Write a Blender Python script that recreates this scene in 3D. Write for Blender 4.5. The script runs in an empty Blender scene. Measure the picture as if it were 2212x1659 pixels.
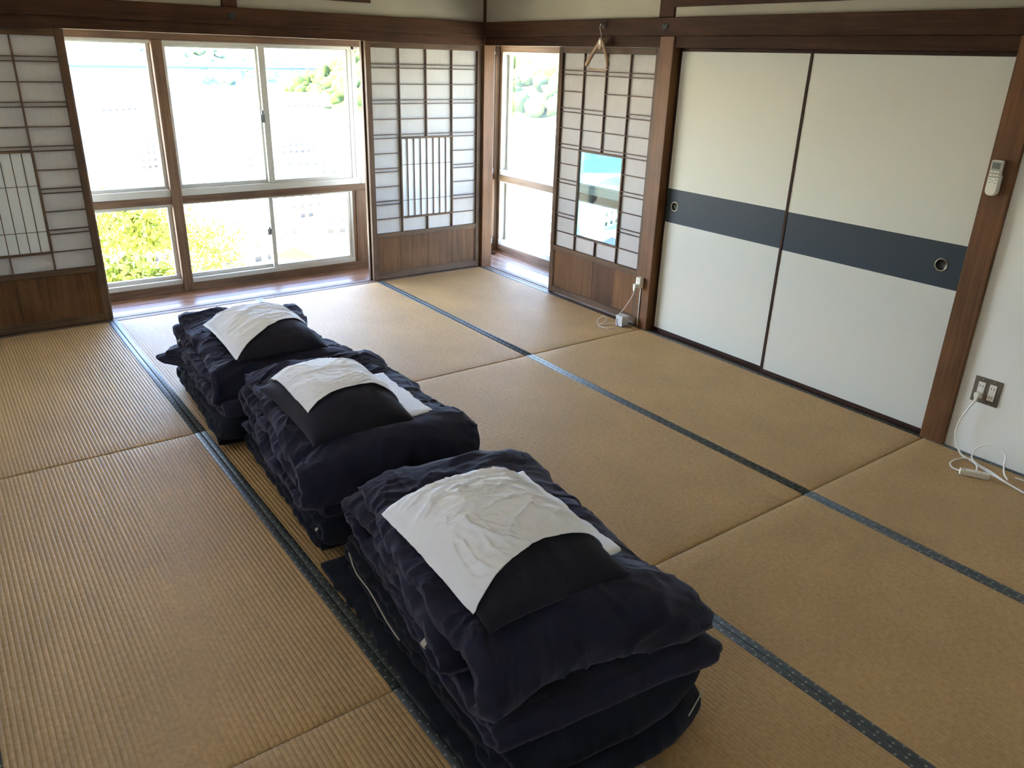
import bpy, bmesh, math, random
import numpy as np
from mathutils import Matrix, Vector

random.seed(7)
SC = bpy.context.scene
COL = SC.collection
PI = math.pi

# ------------------------------------------------------------------ camera
cam_d = bpy.data.cameras.new('camera')
cam_d.sensor_width = 36.0
cam_d.lens = 1684.5 * 36.0 / 2212.0
cam_d.clip_start = 0.02
cam_d.clip_end = 6000
cam = bpy.data.objects.new('camera', cam_d)
COL.objects.link(cam)
_right = Vector((0.80667527, -0.59031018, 0.02844105))
_up = Vector((0.20691751, 0.32718173, 0.92202888))
_fwd = Vector((0.55358843, 0.73789295, -0.38607492))
cam.matrix_world = Matrix.Translation((-3.6504, -5.3433, 1.6345)) @ Matrix((
    (_right.x, _up.x, -_fwd.x), (_right.y, _up.y, -_fwd.y), (_right.z, _up.z, -_fwd.z))).to_4x4()
SC.camera = cam

# ------------------------------------------------------------------ sky, sun, exposure
world = bpy.data.worlds.new('World')
SC.world = world
world.use_nodes = True
_nt = world.node_tree
_nt.nodes.clear()
_sky = _nt.nodes.new('ShaderNodeTexSky')
_sky.sky_type = 'NISHITA'
_sky.sun_disc = False
_sky.sun_elevation = math.radians(48)
_sky.sun_rotation = math.radians(-57)
_sky.air_density = 1.0
_sky.dust_density = 0.6
_bg = _nt.nodes.new('ShaderNodeBackground')
_bg.inputs['Strength'].default_value = 0.6
_ow = _nt.nodes.new('ShaderNodeOutputWorld')
_tint = _nt.nodes.new('ShaderNodeMix')
_tint.data_type = 'RGBA'
_tint.blend_type = 'MULTIPLY'
_tint.inputs[0].default_value = 1.0
_tint.inputs[7].default_value = (1.02, 0.975, 1.07, 1.0)
_nt.links.new(_sky.outputs[0], _tint.inputs[6])
_nt.links.new(_tint.outputs[2], _bg.inputs['Color'])
_nt.links.new(_bg.outputs[0], _ow.inputs['Surface'])

sun_d = bpy.data.lights.new('sun', 'SUN')
sun_d.energy = 9.0
sun_d.angle = math.radians(0.6)
sun_d.color = (1.0, 0.94, 0.84)
sun = bpy.data.objects.new('sun', sun_d)
COL.objects.link(sun)
sun.rotation_euler = Vector((-0.70, 0.45, 0.90)).to_track_quat('Z', 'Y').to_euler()

SC.view_settings.view_transform = 'Standard'
SC.view_settings.look = 'None'
SC.view_settings.gamma = 1.0
SC.view_settings.use_curve_mapping = False
SC.view_settings.exposure = 3.05
SC.cycles.max_bounces = 14
SC.cycles.diffuse_bounces = 8
SC.cycles.glossy_bounces = 4
SC.cycles.transmission_bounces = 8
SC.cycles.transparent_max_bounces = 16
SC.cycles.sample_clamp_indirect = 12.0
SC.cycles.use_denoising = True


# ------------------------------------------------------------------ material helpers
def lin(r, g, b):
    f = lambda c: (c / 255 / 12.92) if c <= 10 else ((c / 255 + 0.055) / 1.055) ** 2.4
    return (f(r), f(g), f(b), 1.0)


class NT:
    def __init__(s, name):
        s.m = bpy.data.materials.new(name)
        s.m.use_nodes = True
        s.t = s.m.node_tree
        s.t.nodes.clear()
        s.out = s.n('ShaderNodeOutputMaterial')
        s.b = s.n('ShaderNodeBsdfPrincipled')
        s.l(s.b.outputs[0], s.out.inputs['Surface'])

    def n(s, typ, **kw):
        nd = s.t.nodes.new(typ)
        for k, v in kw.items():
            if k.startswith('_'):
                setattr(nd, k[1:], v)
            else:
                nd.inputs[k.replace('__', ' ')].default_value = v
        return nd

    def l(s, a, b):
        s.t.links.new(a, b)

    def coords(s, scale=(1, 1, 1), kind='Object'):
        tc = s.n('ShaderNodeTexCoord')
        mp = s.n('ShaderNodeMapping')
        mp.inputs['Scale'].default_value = scale
        s.l(tc.outputs[kind], mp.inputs['Vector'])
        return mp.outputs[0]

    def noise(s, vec, scale, detail=3, rough=0.55, dist=0.0):
        nd = s.n('ShaderNodeTexNoise', Scale=scale, Detail=detail, Roughness=rough, Distortion=dist)
        s.l(vec, nd.inputs['Vector'])
        return nd.outputs['Fac']

    def ramp(s, fac, stops):
        r = s.n('ShaderNodeValToRGB')
        els = r.color_ramp.elements
        while len(els) < len(stops):
            els.new(0.5)
        for e, (p, c) in zip(els, stops):
            e.position = p
            e.color = c
        s.l(fac, r.inputs[0])
        return r.outputs[0]

    def math(s, op, a, b=None):
        nd = s.n('ShaderNodeMath', _operation=op)
        for i, v in enumerate((a, b)):
            if v is None:
                continue
            if isinstance(v, (int, float)):
                nd.inputs[i].default_value = v
            else:
                s.l(v, nd.inputs[i])
        return nd.outputs[0]

    def mix(s, fac, a, b, mode='MIX'):
        nd = s.n('ShaderNodeMix', _data_type='RGBA', _blend_type=mode)
        for i, v in ((0, fac), (6, a), (7, b)):
            if isinstance(v, (int, float, tuple)):
                nd.inputs[i].default_value = v
            else:
                s.l(v, nd.inputs[i])
        return nd.outputs[2]

    def bump(s, h, dist=0.002, strength=1.0):
        nd = s.n('ShaderNodeBump', Strength=strength, Distance=dist)
        s.l(h, nd.inputs['Height'])
        s.l(nd.outputs[0], s.b.inputs['Normal'])

    def base(s, c):
        if isinstance(c, tuple):
            s.b.inputs['Base Color'].default_value = c
        else:
            s.l(c, s.b.inputs['Base Color'])

    def set(s, **kw):
        for k, v in kw.items():
            s.b.inputs[k.replace('__', ' ')].default_value = v
        return s


def plain(name, c, rough=0.5, metal=0.0, spec=0.5):
    t = NT(name)
    t.base(c)
    t.set(Roughness=rough, Metallic=metal)
    t.b.inputs['Specular IOR Level'].default_value = spec
    return t.m


def wood(name, dark, light, axis, rough=0.45, scale=1.0, spec=0.4, worn=0.0):
    t = NT(name)
    sc = [26 * scale] * 3
    sc[axis] = 1.1 * scale
    v = t.coords(tuple(sc))
    a = t.noise(v, 1.6, 5, 0.62, 0.9)
    sc2 = [130 * scale] * 3
    sc2[axis] = 3.5 * scale
    v2 = t.coords(tuple(sc2))
    b = t.noise(v2, 1.5, 3, 0.6, 0.3)
    v3 = t.coords((1, 1, 1))
    c = t.noise(v3, 3.2, 3, 0.6)
    f = t.math('ADD', t.math('MULTIPLY', a, 0.72), t.math('MULTIPLY', b, 0.28))
    col = t.ramp(f, [(0.34, dark), (0.66, light)])
    blot = t.ramp(c, [(0.35, (0.72, 0.70, 0.68, 1)), (0.65, (1.12, 1.10, 1.08, 1))])
    col = t.mix(0.8, col, blot, 'MULTIPLY')
    t.base(col)
    t.set(Roughness=rough)
    t.b.inputs['Specular IOR Level'].default_value = spec
    t.bump(f, 0.0012, 0.5)
    return t.m


def wood3(name, dark, light, **kw):
    return [wood(name + '_' + 'xyz'[i], dark, light, i, **kw) for i in range(3)]


M = {}
W_BEAM = wood3('beam_wood', lin(44, 28, 20), lin(76, 50, 35), rough=0.65, spec=0.12)
W_POST = wood3('post_wood', lin(86, 56, 31), lin(120, 82, 49), rough=0.55, spec=0.3)
W_SASH = wood3('sash_wood', lin(82, 62, 46), lin(126, 101, 79), rough=0.55)
W_SHOJI = wood3('shoji_wood', lin(66, 48, 34), lin(104, 80, 58), rough=0.55, spec=0.25)
W_KUMI = wood3('muntin_wood', lin(72, 50, 38), lin(98, 72, 54), rough=0.6)
W_DARK = wood3('lacquer_wood', lin(44, 28, 22), lin(66, 44, 34), rough=0.65, spec=0.15)
W_ENG = wood3('engawa_wood', lin(92, 66, 50), lin(134, 102, 80), rough=0.3, spec=0.5)
W_PANEL = wood3('lower_panel_wood', lin(72, 47, 27), lin(104, 73, 45), rough=0.55, spec=0.2)
W_PANEL_D = wood3('dark_board_wood', lin(60, 38, 22), lin(88, 58, 36), rough=0.55, spec=0.2)
W_PANEL_L = wood3('light_board_wood', lin(88, 58, 32), lin(122, 86, 52), rough=0.55, spec=0.2)
W_HANGER = wood3('hanger_wood', lin(138, 112, 86), lin(168, 140, 110), rough=0.4)

M['alu'] = plain('aluminium', lin(196, 198, 192), 0.42, 0.25)
M['alu_dark'] = plain('grey_metal', lin(112, 120, 120), 0.45, 0.4)
M['plate_metal'] = plain('plate_metal', lin(104, 96, 84), 0.45, 0.3)
M['steel'] = plain('steel', lin(190, 186, 180), 0.3, 0.9)
M['worn_iron'] = plain('worn_iron', lin(42, 46, 46), 0.5, 0.3)
M['black_iron'] = plain('black_iron', lin(30, 34, 34), 0.5, 0.5)
M['white_plastic'] = plain('white_plastic', lin(222, 220, 208), 0.42)
M['white_cable'] = plain('white_cable', lin(222, 222, 216), 0.45)
M['grey_box'] = plain('grey_box', lin(196, 196, 196), 0.5)
M['black_rubber'] = plain('black_rubber', lin(28, 28, 30), 0.5)
M['lcd'] = plain('lcd', lin(96, 104, 90), 0.25)
M['key_grey'] = plain('key_grey', lin(150, 152, 138), 0.5)
M['dark_slot'] = plain('dark_slot', lin(40, 38, 34), 0.6)
M['pull_metal'] = plain('pull_metal', lin(150, 142, 120), 0.35, 0.8)
M['pull_dark'] = plain('pull_dark', lin(44, 44, 44), 0.45, 0.5)
M['zip_white'] = plain('zip_white', lin(170, 168, 158), 0.6)
M['groove'] = plain('groove_dark', lin(34, 24, 20), 0.7)


def mk_plaster(name, a, b):
    t = NT(name)
    v = t.coords()
    n = t.noise(v, 60, 4, 0.6)
    n2 = t.noise(v, 2.0, 3, 0.5)
    t.base(t.ramp(n2, [(0.3, a), (0.7, b)]))
    t.set(Roughness=0.9)
    t.b.inputs['Specular IOR Level'].default_value = 0.1
    t.bump(n, 0.0006, 0.4)
    return t.m


M['plaster'] = mk_plaster('plaster', lin(222, 222, 216), lin(230, 230, 224))
M['sand'] = mk_plaster('sand_plaster', lin(150, 145, 131), lin(160, 155, 141))  # darker plaster tone for the upper walls


def mk_fusuma():
    t = NT('fusuma_paper')
    v = t.coords((1, 1, 0.2))
    n = t.noise(v, 240, 3, 0.6)
    t.base(lin(202, 202, 192))
    t.set(Roughness=0.75)
    t.b.inputs['Specular IOR Level'].default_value = 0.2
    t.bump(n, 0.0002, 0.4)
    return t.m


M['fusuma'] = mk_fusuma()


def mk_band():
    t = NT('band_paper')
    v = t.coords()
    n = t.noise(v, 300, 3, 0.7)
    t.base(t.ramp(n, [(0.3, lin(20, 33, 42)), (0.7, lin(31, 46, 57))]))
    t.set(Roughness=0.65)
    return t.m


M['band'] = mk_band()


def mk_paper(name='shoji_paper', fac=0.10):
    # shoji paper: daylight comes through it
    t = NT(name)
    v = t.coords((1, 1, 1))
    n = t.noise(v, 5, 4, 0.6)
    fib = t.noise(t.coords((1, 1, 0.12)), 90, 3, 0.6)
    f = t.math('ADD', t.math('MULTIPLY', n, 0.5), t.math('MULTIPLY', fib, 0.5))
    c = t.ramp(f, [(0.3, lin(184, 181, 178)), (0.7, lin(196, 194, 192))])
    dif = t.n('ShaderNodeBsdfDiffuse')
    tra = t.n('ShaderNodeBsdfTranslucent')
    t.l(c, dif.inputs['Color'])
    t.l(c, tra.inputs['Color'])
    mx = t.n('ShaderNodeMixShader', Fac=fac)
    t.l(dif.outputs[0], mx.inputs[1])
    t.l(tra.outputs[0], mx.inputs[2])
    t.l(mx.outputs[0], t.out.inputs['Surface'])
    t.t.nodes.remove(t.b)
    return t.m


M['paper'] = mk_paper()
M['fill_paper'] = mk_paper('fill_paper', 0.42)  # lets more daylight through, only for the added left window


def mk_frosted():
    t = NT('frosted_paper')
    dif = t.n('ShaderNodeBsdfDiffuse', Color=lin(236, 240, 240))
    tra = t.n('ShaderNodeBsdfTranslucent', Color=lin(236, 242, 244))
    mx = t.n('ShaderNodeMixShader', Fac=0.25)
    t.l(dif.outputs[0], mx.inputs[1])
    t.l(tra.outputs[0], mx.inputs[2])
    t.l(mx.outputs[0], t.out.inputs['Surface'])
    t.t.nodes.remove(t.b)
    return t.m


M['frosted'] = mk_frosted()


def mk_glass(name='glass', tint=(0.96, 0.98, 0.97, 1)):
    t = NT(name)
    tr = t.n('ShaderNodeBsdfTransparent', Color=tint)
    gl = t.n('ShaderNodeBsdfGlossy', Roughness=0.02)
    fr = t.n('ShaderNodeFresnel', IOR=1.5)
    geo = t.n('ShaderNodeNewGeometry')
    t.l(t.math('ADD', t.math('MULTIPLY', geo.outputs['Backfacing'], 1 / 1.22 - 1.22), 1.22), fr.inputs['IOR'])
    mx = t.n('ShaderNodeMixShader')
    t.l(fr.outputs[0], mx.inputs[0])
    t.l(tr.outputs[0], mx.inputs[1])
    t.l(gl.outputs[0], mx.inputs[2])
    t.l(mx.outputs[0], t.out.inputs['Surface'])
    t.t.nodes.remove(t.b)
    return t.m


M['glass'] = mk_glass()
M['inset_glass'] = mk_glass('inset_glass', (0.44, 0.54, 0.55, 1))


def mk_tatami():
    t = NT('tatami_rush')
    tc = t.n('ShaderNodeTexCoord')
    obj = tc.outputs['Object']
    # fine rushes running across the ribs, broken into short stitches
    mp = t.n('ShaderNodeMapping')
    mp.inputs['Scale'].default_value = (66.6, 420, 1)
    t.l(obj, mp.inputs['Vector'])
    st = t.noise(mp.outputs[0], 1.0, 2, 0.6)
    mp2 = t.n('ShaderNodeMapping')
    mp2.inputs['Scale'].default_value = (66.6, 60, 1)
    t.l(obj, mp2.inputs['Vector'])
    st2 = t.noise(mp2.outputs[0], 1.0, 2, 0.5)
    big = t.noise(obj, 2.4, 4, 0.55)
    f = t.math('ADD', t.math('MULTIPLY', st, 0.5), t.math('MULTIPLY', st2, 0.5))
    col = t.ramp(f, [(0.22, lin(150, 121, 82)), (0.5, lin(174, 144, 102)), (0.78, lin(192, 163, 121))])
    tone = t.ramp(big, [(0.3, (0.9, 0.9, 0.9, 1)), (0.7, (1.06, 1.05, 1.02, 1))])
    col = t.mix(1.0, col, tone, 'MULTIPLY')
    t.base(col)
    t.set(Roughness=0.52)
    t.b.inputs['Specular IOR Level'].default_value = 0.22
    h = t.math('ADD', t.math('MULTIPLY', st, 0.5), t.math('MULTIPLY', st2, 0.9))
    t.bump(h, 0.0009, 0.7)
    return t.m


M['tatami'] = mk_tatami()


def mk_heri():
    # cloth edging with a staggered row of small light woven motifs
    t = NT('border_cloth')
    tc = t.n('ShaderNodeTexCoord')
    sep = t.n('ShaderNodeSeparateXYZ')
    t.l(tc.outputs['Object'], sep.inputs[0])
    x, y = sep.outputs[0], sep.outputs[1]
    P = 0.044
    masks = []
    for off, xo in ((0.0, 0.0075), (0.5, -0.0065)):
        fy = t.math('MULTIPLY', t.math('SUBTRACT', t.math('FRACT', t.math('ADD', t.math('DIVIDE', y, P), off)), 0.5), P)
        fx = t.math('SUBTRACT', x, xo)
        ax, ay = t.math('ABSOLUTE', fx), t.math('ABSOLUTE', fy)
        d = t.math('ADD', ax, ay)
        ring = t.math('MULTIPLY', t.math('LESS_THAN', d, 0.0048), t.math('GREATER_THAN', t.math('MAXIMUM', t.math('MINIMUM', ax, ay), t.math('MULTIPLY', d, 0.25)), 0.0005))
        masks.append(ring)
    m = t.math('MAXIMUM', masks[0], masks[1])
    wv = t.noise(t.coords(), 900, 2, 0.6)
    c = t.ramp(wv, [(0.3, lin(40, 47, 49)), (0.7, lin(60, 69, 70))])
    t.base(t.mix(t.math('MULTIPLY', m, 0.75), c, lin(150, 156, 146)))
    t.set(Roughness=0.5)
    t.b.inputs['Specular IOR Level'].default_value = 0.5
    t.bump(wv, 0.0004, 0.5)
    return t.m


M['heri'] = mk_heri()
W_CEIL = wood('ceiling_wood', lin(208, 200, 186), lin(224, 217, 205), 1, rough=0.6)


def mk_cloth(name, a, b, rough=0.85, sheen=0.25, tint=(0.6, 0.62, 0.8, 1), wv_s=1100):
    t = NT(name)
    v = t.coords()
    w = t.noise(v, wv_s, 2, 0.6)
    n = t.noise(v, 7, 4, 0.6)
    f = t.math('ADD', t.math('MULTIPLY', w, 0.4), t.math('MULTIPLY', n, 0.6))
    t.base(t.ramp(f, [(0.3, a), (0.7, b)]))
    t.set(Roughness=rough)
    t.b.inputs['Specular IOR Level'].default_value = 0.2
    t.b.inputs['Sheen Weight'].default_value = sheen
    t.b.inputs['Sheen Roughness'].default_value = 0.5
    t.b.inputs['Sheen Tint'].default_value = tint
    cr = t.noise(v, 28, 4, 0.65, 1.2)
    t.bump(t.math('ADD', t.math('MULTIPLY', w, 0.12), cr), 0.004, 0.45)
    return t.m


M['navy'] = mk_cloth('navy_cotton', lin(21, 20, 38), lin(30, 29, 52), sheen=0.22)
M['navy_deep'] = mk_cloth('navy_ticking', lin(12, 15, 30), lin(18, 22, 38), sheen=0.08)
M['pillow_navy'] = mk_cloth('pillow_cotton', lin(24, 23, 34), lin(31, 29, 43), sheen=0.14)
M['white_cotton'] = mk_cloth('white_cotton', lin(232, 237, 252), lin(240, 245, 255), sheen=0.1, tint=(1, 1, 1, 1))


# ------------------------------------------------------------------ geometry helpers
def link(name, me, mat, parent=None, smooth=False):
    o = bpy.data.objects.new(name, me)
    COL.objects.link(o)
    if mat is not None:
        me.materials.append(mat)
    if parent is not None:
        o.parent = parent
    if smooth:
        me.polygons.foreach_set('use_smooth', [True] * len(me.polygons))
    return o


def empty(name, loc=(0, 0, 0)):
    o = bpy.data.objects.new(name, None)
    o.empty_display_size = 0.1
    o.location = loc
    COL.objects.link(o)
    return o


def tag(o, label=None, cat=None, group=None, kind=None):
    if label:
        o['label'] = label
    if cat:
        o['category'] = cat
    if group:
        o['group'] = group
    if kind:
        o['kind'] = kind
    return o


class MB:
    def __init__(s):
        s.v, s.f = [], []

    def box(s, x0, x1, y0, y1, z0, z1, b=0.0015):
        x0, x1 = min(x0, x1), max(x0, x1)
        y0, y1 = min(y0, y1), max(y0, y1)
        z0, z1 = min(z0, z1), max(z0, z1)
        b = min(b, (x1 - x0) * .3, (y1 - y0) * .3, (z1 - z0) * .3)
        n = len(s.v)
        if b <= 0:
            s.v += [(x, y, z) for z in (z0, z1) for y in (y0, y1) for x in (x0, x1)]
            s.f += [tuple(n + i for i in q) for q in ((0, 2, 3, 1), (4, 5, 7, 6), (0, 1, 5, 4), (2, 6, 7, 3), (0, 4, 6, 2), (1, 3, 7, 5))]
            return s
        idx = {}
        for cx in (0, 1):
            for cy in (0, 1):
                for cz in (0, 1):
                    X, Y, Z = (x0, x1)[cx], (y0, y1)[cy], (z0, z1)[cz]
                    sx, sy, sz = (1, -1)[cx], (1, -1)[cy], (1, -1)[cz]
                    idx[cx, cy, cz] = len(s.v)
                    s.v += [(X, Y + sy * b, Z + sz * b), (X + sx * b, Y, Z + sz * b), (X + sx * b, Y + sy * b, Z)]
        I = idx
        for c in (0, 1):
            q = [I[c, 0, 0], I[c, 1, 0], I[c, 1, 1], I[c, 0, 1]]
            s.f.append(tuple(q if c else q[::-1]))
            q = [I[0, c, 0] + 1, I[1, c, 0] + 1, I[1, c, 1] + 1, I[0, c, 1] + 1]
            s.f.append(tuple(q[::-1] if c else q))
            q = [I[0, 0, c] + 2, I[1, 0, c] + 2, I[1, 1, c] + 2, I[0, 1, c] + 2]
            s.f.append(tuple(q if c else q[::-1]))
        for a in (0, 1):
            for c in (0, 1):
                s.f.append((I[0, a, c] + 1, I[1, a, c] + 1, I[1, a, c] + 2, I[0, a, c] + 2))
                s.f.append((I[a, 0, c], I[a, 1, c], I[a, 1, c] + 2, I[a, 0, c] + 2))
                s.f.append((I[a, c, 0], I[a, c, 1], I[a, c, 1] + 1, I[a, c, 0] + 1))
        for k, i in I.items():
            s.f.append((i, i + 1, i + 2))
        return s

    def build(s, name, mat, parent=None, smooth=False, fix=True):
        me = bpy.data.meshes.new(name)
        me.from_pydata(s.v, [], s.f)
        if fix:
            bm = bmesh.new()
            bm.from_mesh(me)
            bmesh.ops.recalc_face_normals(bm, faces=bm.faces)
            bm.to_mesh(me)
            bm.free()
        me.update()
        return link(name, me, mat, parent, smooth)


def box(name, x0, x1, y0, y1, z0, z1, mat, parent=None, b=0.0015):
    if isinstance(mat, list):   # pick the grain along the longest side
        d = [abs(x1 - x0), abs(y1 - y0), abs(z1 - z0)]
        mat = mat[d.index(max(d))]
    return MB().box(x0, x1, y0, y1, z0, z1, b).build(name, mat, parent)


def spline(pts, n=8):
    P = [Vector(p) for p in pts]
    out = []
    for i in range(len(P) - 1):
        p0 = P[max(i - 1, 0)]
        p1, p2 = P[i], P[i + 1]
        p3 = P[min(i + 2, len(P) - 1)]
        for k in range(n):
            t = k / n
            out.append(0.5 * ((2 * p1) + (p2 - p0) * t + (2 * p0 - 5 * p1 + 4 * p2 - p3) * t * t + (3 * p1 - p0 - 3 * p2 + p3) * t ** 3))
    out.append(P[-1])
    return out


def tube(name, pts, r, mat, parent=None, seg=8, smooth_n=8, taper=None):
    P = spline(pts, smooth_n) if smooth_n > 1 else [Vector(p) for p in pts]
    V, F = [], []
    N = Vector((0, 0, 1))
    last = None
    for i, p in enumerate(P):
        t = (P[min(i + 1, len(P) - 1)] - P[max(i - 1, 0)]).normalized()
        if last is None:
            a = t.cross(N)
            if a.length < 0.05:
                a = t.cross(Vector((1, 0, 0)))
            a.normalize()
        else:
            a = (last - t * last.dot(t)).normalized()
        last = a
        b = t.cross(a)
        rr = r if taper is None else r * taper(i / (len(P) - 1))
        for k in range(seg):
            an = 2 * PI * k / seg
            V.append(p + a * math.cos(an) * rr + b * math.sin(an) * rr)
    n = len(P)
    for i in range(n - 1):
        for k in range(seg):
            F.append((i * seg + k, i * seg + (k + 1) % seg, (i + 1) * seg + (k + 1) % seg, (i + 1) * seg + k))
    F.append(tuple(range(seg - 1, -1, -1)))
    F.append(tuple((n - 1) * seg + k for k in range(seg)))
    me = bpy.data.meshes.new(name)
    me.from_pydata([tuple(v) for v in V], [], F)
    me.update()
    return link(name, me, mat, parent, True)


def prism(name, outline, axis, a, b_, mat, parent=None, bevel=0.0, bseg=2):
    """outline: 2D points in the plane normal to axis; extruded from a to b_"""
    def P(u, v, w):
        return {0: (w, u, v), 1: (u, w, v), 2: (u, v, w)}[axis]
    bm = bmesh.new()
    v0 = [bm.verts.new(P(u, v, a)) for u, v in outline]
    v1 = [bm.verts.new(P(u, v, b_)) for u, v in outline]
    bm.faces.new(v0)
    bm.faces.new(v1[::-1])
    n = len(outline)
    for i in range(n):
        bm.faces.new((v0[i], v0[(i + 1) % n], v1[(i + 1) % n], v1[i]))
    bmesh.ops.recalc_face_normals(bm, faces=bm.faces)
    if bevel > 0:
        es = [e for e in bm.edges if e.calc_face_angle(0) > 0.6]
        bmesh.ops.bevel(bm, geom=es, offset=bevel, segments=bseg, affect='EDGES', profile=0.5)
    me = bpy.data.meshes.new(name)
    bm.to_mesh(me)
    bm.free()
    return link(name, me, mat, parent, False)


def circ(cu, cv, r, n=24, a0=0.0, a1=2 * PI, ru=None):
    return [(cu + (ru or r) * math.cos(a0 + (a1 - a0) * i / n), cv + r * math.sin(a0 + (a1 - a0) * i / n)) for i in range(n)]


# ------------------------------------------------------------------ numpy noise
def _hash(ix, iy, iz, seed):
    h = (ix.astype(np.int64) * 374761393 + iy.astype(np.int64) * 668265263 + iz.astype(np.int64) * 2147483647 + seed * 1274126177) & 0xffffffff
    h = ((h ^ (h >> 13)) * 1274126177) & 0xffffffff
    h = (h ^ (h >> 16)) & 0xffffffff
    return h / 4294967295.0


def vnoise(x, y, z, seed=0):
    xi, yi, zi = np.floor(x), np.floor(y), np.floor(z)
    fx, fy, fz = x - xi, y - yi, z - zi
    s = lambda t: t * t * t * (t * (t * 6 - 15) + 10)
    u, v, w = s(fx), s(fy), s(fz)
    H = lambda a, b, c: _hash(xi + a, yi + b, zi + c, seed)
    x00 = H(0, 0, 0) * (1 - u) + H(1, 0, 0) * u
    x10 = H(0, 1, 0) * (1 - u) + H(1, 1, 0) * u
    x01 = H(0, 0, 1) * (1 - u) + H(1, 0, 1) * u
    x11 = H(0, 1, 1) * (1 - u) + H(1, 1, 1) * u
    return ((x00 * (1 - v) + x10 * v) * (1 - w) + (x01 * (1 - v) + x11 * v) * w) * 2 - 1


def fbm(x, y, z, seed=0, oct=3):
    a, t, f = 0, 1.0, 1.0
    for o in range(oct):
        a = a + t * vnoise(x * f, y * f, z * f, seed + o * 17)
        t *= 0.5
        f *= 2.03
    return a


def crest(x, y, z, seed=0, p=3.0):
    return np.power(np.clip(1 - np.abs(vnoise(x, y, z, seed)) * 1.9, 0, 1), p)


def ridged(x, y, z, seed=0):
    return 1 - np.abs(vnoise(x, y, z, seed)) * 2.2


def grid_mesh(name, V, nu, nv, mat, parent=None, closed_u=False, caps=False):
    """V: (nv rows * nu cols, 3)"""
    F = []
    cols = nu if closed_u else nu - 1
    i = np.arange(nv - 1)[:, None] * nu
    k = np.arange(cols)[None, :]
    k2 = (k + 1) % nu
    q = np.stack([i + k, i + k2, i + nu + k2, i + nu + k], -1).reshape(-1, 4)
    loops = q.reshape(-1)
    nq = len(q)
    me = bpy.data.meshes.new(name)
    extra = []
    if caps:
        extra = [list(range(nu - 1, -1, -1)), [(nv - 1) * nu + c for c in range(nu)]]
    tot = len(loops) + sum(len(e) for e in extra)
    me.vertices.add(len(V))
    me.vertices.foreach_set('co', np.asarray(V, dtype=np.float32).reshape(-1))
    me.loops.add(tot)
    allL = np.concatenate([loops] + [np.array(e) for e in extra]) if extra else loops
    me.loops.foreach_set('vertex_index', allL.astype(np.int32))
    me.polygons.add(nq + len(extra))
    starts = list(np.arange(nq) * 4)
    tots = [4] * nq
    p = nq * 4
    for e in extra:
        starts.append(p)
        tots.append(len(e))
        p += len(e)
    me.polygons.foreach_set('loop_start', np.array(starts, dtype=np.int32))
    me.polygons.foreach_set('loop_total', np.array(tots, dtype=np.int32))
    me.update(calc_edges=True)
    me.validate()
    return link(name, me, mat, parent, True)


# ================================================================== SETTING
TW, TL = 0.955, 1.91
KZ0, KZ1, NZ1 = 1.713, 1.775, 1.872      # underside of the head track, top of it, top of the long beam
XL, YF = -3.93, -5.95

# ---- floor: sub-floor slab, tatami mats, engawa boards
floor = box('floor', XL - 0.2, 0.75, YF - 0.1, 0.75, -0.12, -0.055, W_DARK[0], None, 0)
tag(floor, kind='structure')


def mat_mesh(w, l):
    """tatami body: ribs along y, rolled short ends"""
    bw = 0.027
    nr = int(round((w - 2 * bw + 0.006) / 0.0151))
    xs0, xs1 = -w / 2 + bw - 0.003, w / 2 - bw + 0.003
    prof = []
    per = (xs1 - xs0) / nr
    for i in range(nr):
        for t, h in ((0.0, -0.00230), (0.13, -0.0008), (0.36, 0.0), (0.64, 0.0), (0.87, -0.0008)):
            prof.append((xs0 + (i + t) * per, h))
    prof.append((xs1, -0.0014))
    ys = [-l / 2, -l / 2 + 0.0025, -l / 2 + 0.012] + list(np.linspace(-l / 2 + 0.1, l / 2 - 0.1, 9)) + [l / 2 - 0.012, l / 2 - 0.0025, l / 2]
    drop = {0: -0.0075, 1: -0.0018, len(ys) - 1: -0.0075, len(ys) - 2: -0.0018}
    V = []
    for j, y in enumerate(ys):
        for x, h in prof:
            V.append((x, y, h + drop.get(j, 0.0)))
    nu, nv = len(prof), len(ys)
    F = [(j * nu + i, j * nu + i + 1, (j + 1) * nu + i + 1, (j + 1) * nu + i) for j in range(nv - 1) for i in range(nu - 1)]
    n = len(V)
    # body sides and bottom
    x0, x1, y0, y1, zb = xs0, xs1, -l / 2, l / 2, -0.055
    V += [(x0, y0, zb), (x1, y0, zb), (x1, y1, zb), (x0, y1, zb), (x0, y0, -0.007), (x1, y0, -0.007), (x1, y1, -0.007), (x0, y1, -0.007)]
    F += [(n, n + 1, n + 5, n + 4), (n + 2, n + 3, n + 7, n + 6), (n, n + 3, n + 2, n + 1), (n + 3, n, n + 4, n + 7), (n + 1, n + 2, n + 6, n + 5)]
    me = bpy.data.meshes.new('tatami_mat')
    me.from_pydata(V, [], F)
    me.update()
    me.materials.append(M['tatami'])
    me.polygons.foreach_set('use_smooth', [True] * ((nv - 1) * (nu - 1)) + [False] * 5)
    return me


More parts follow.
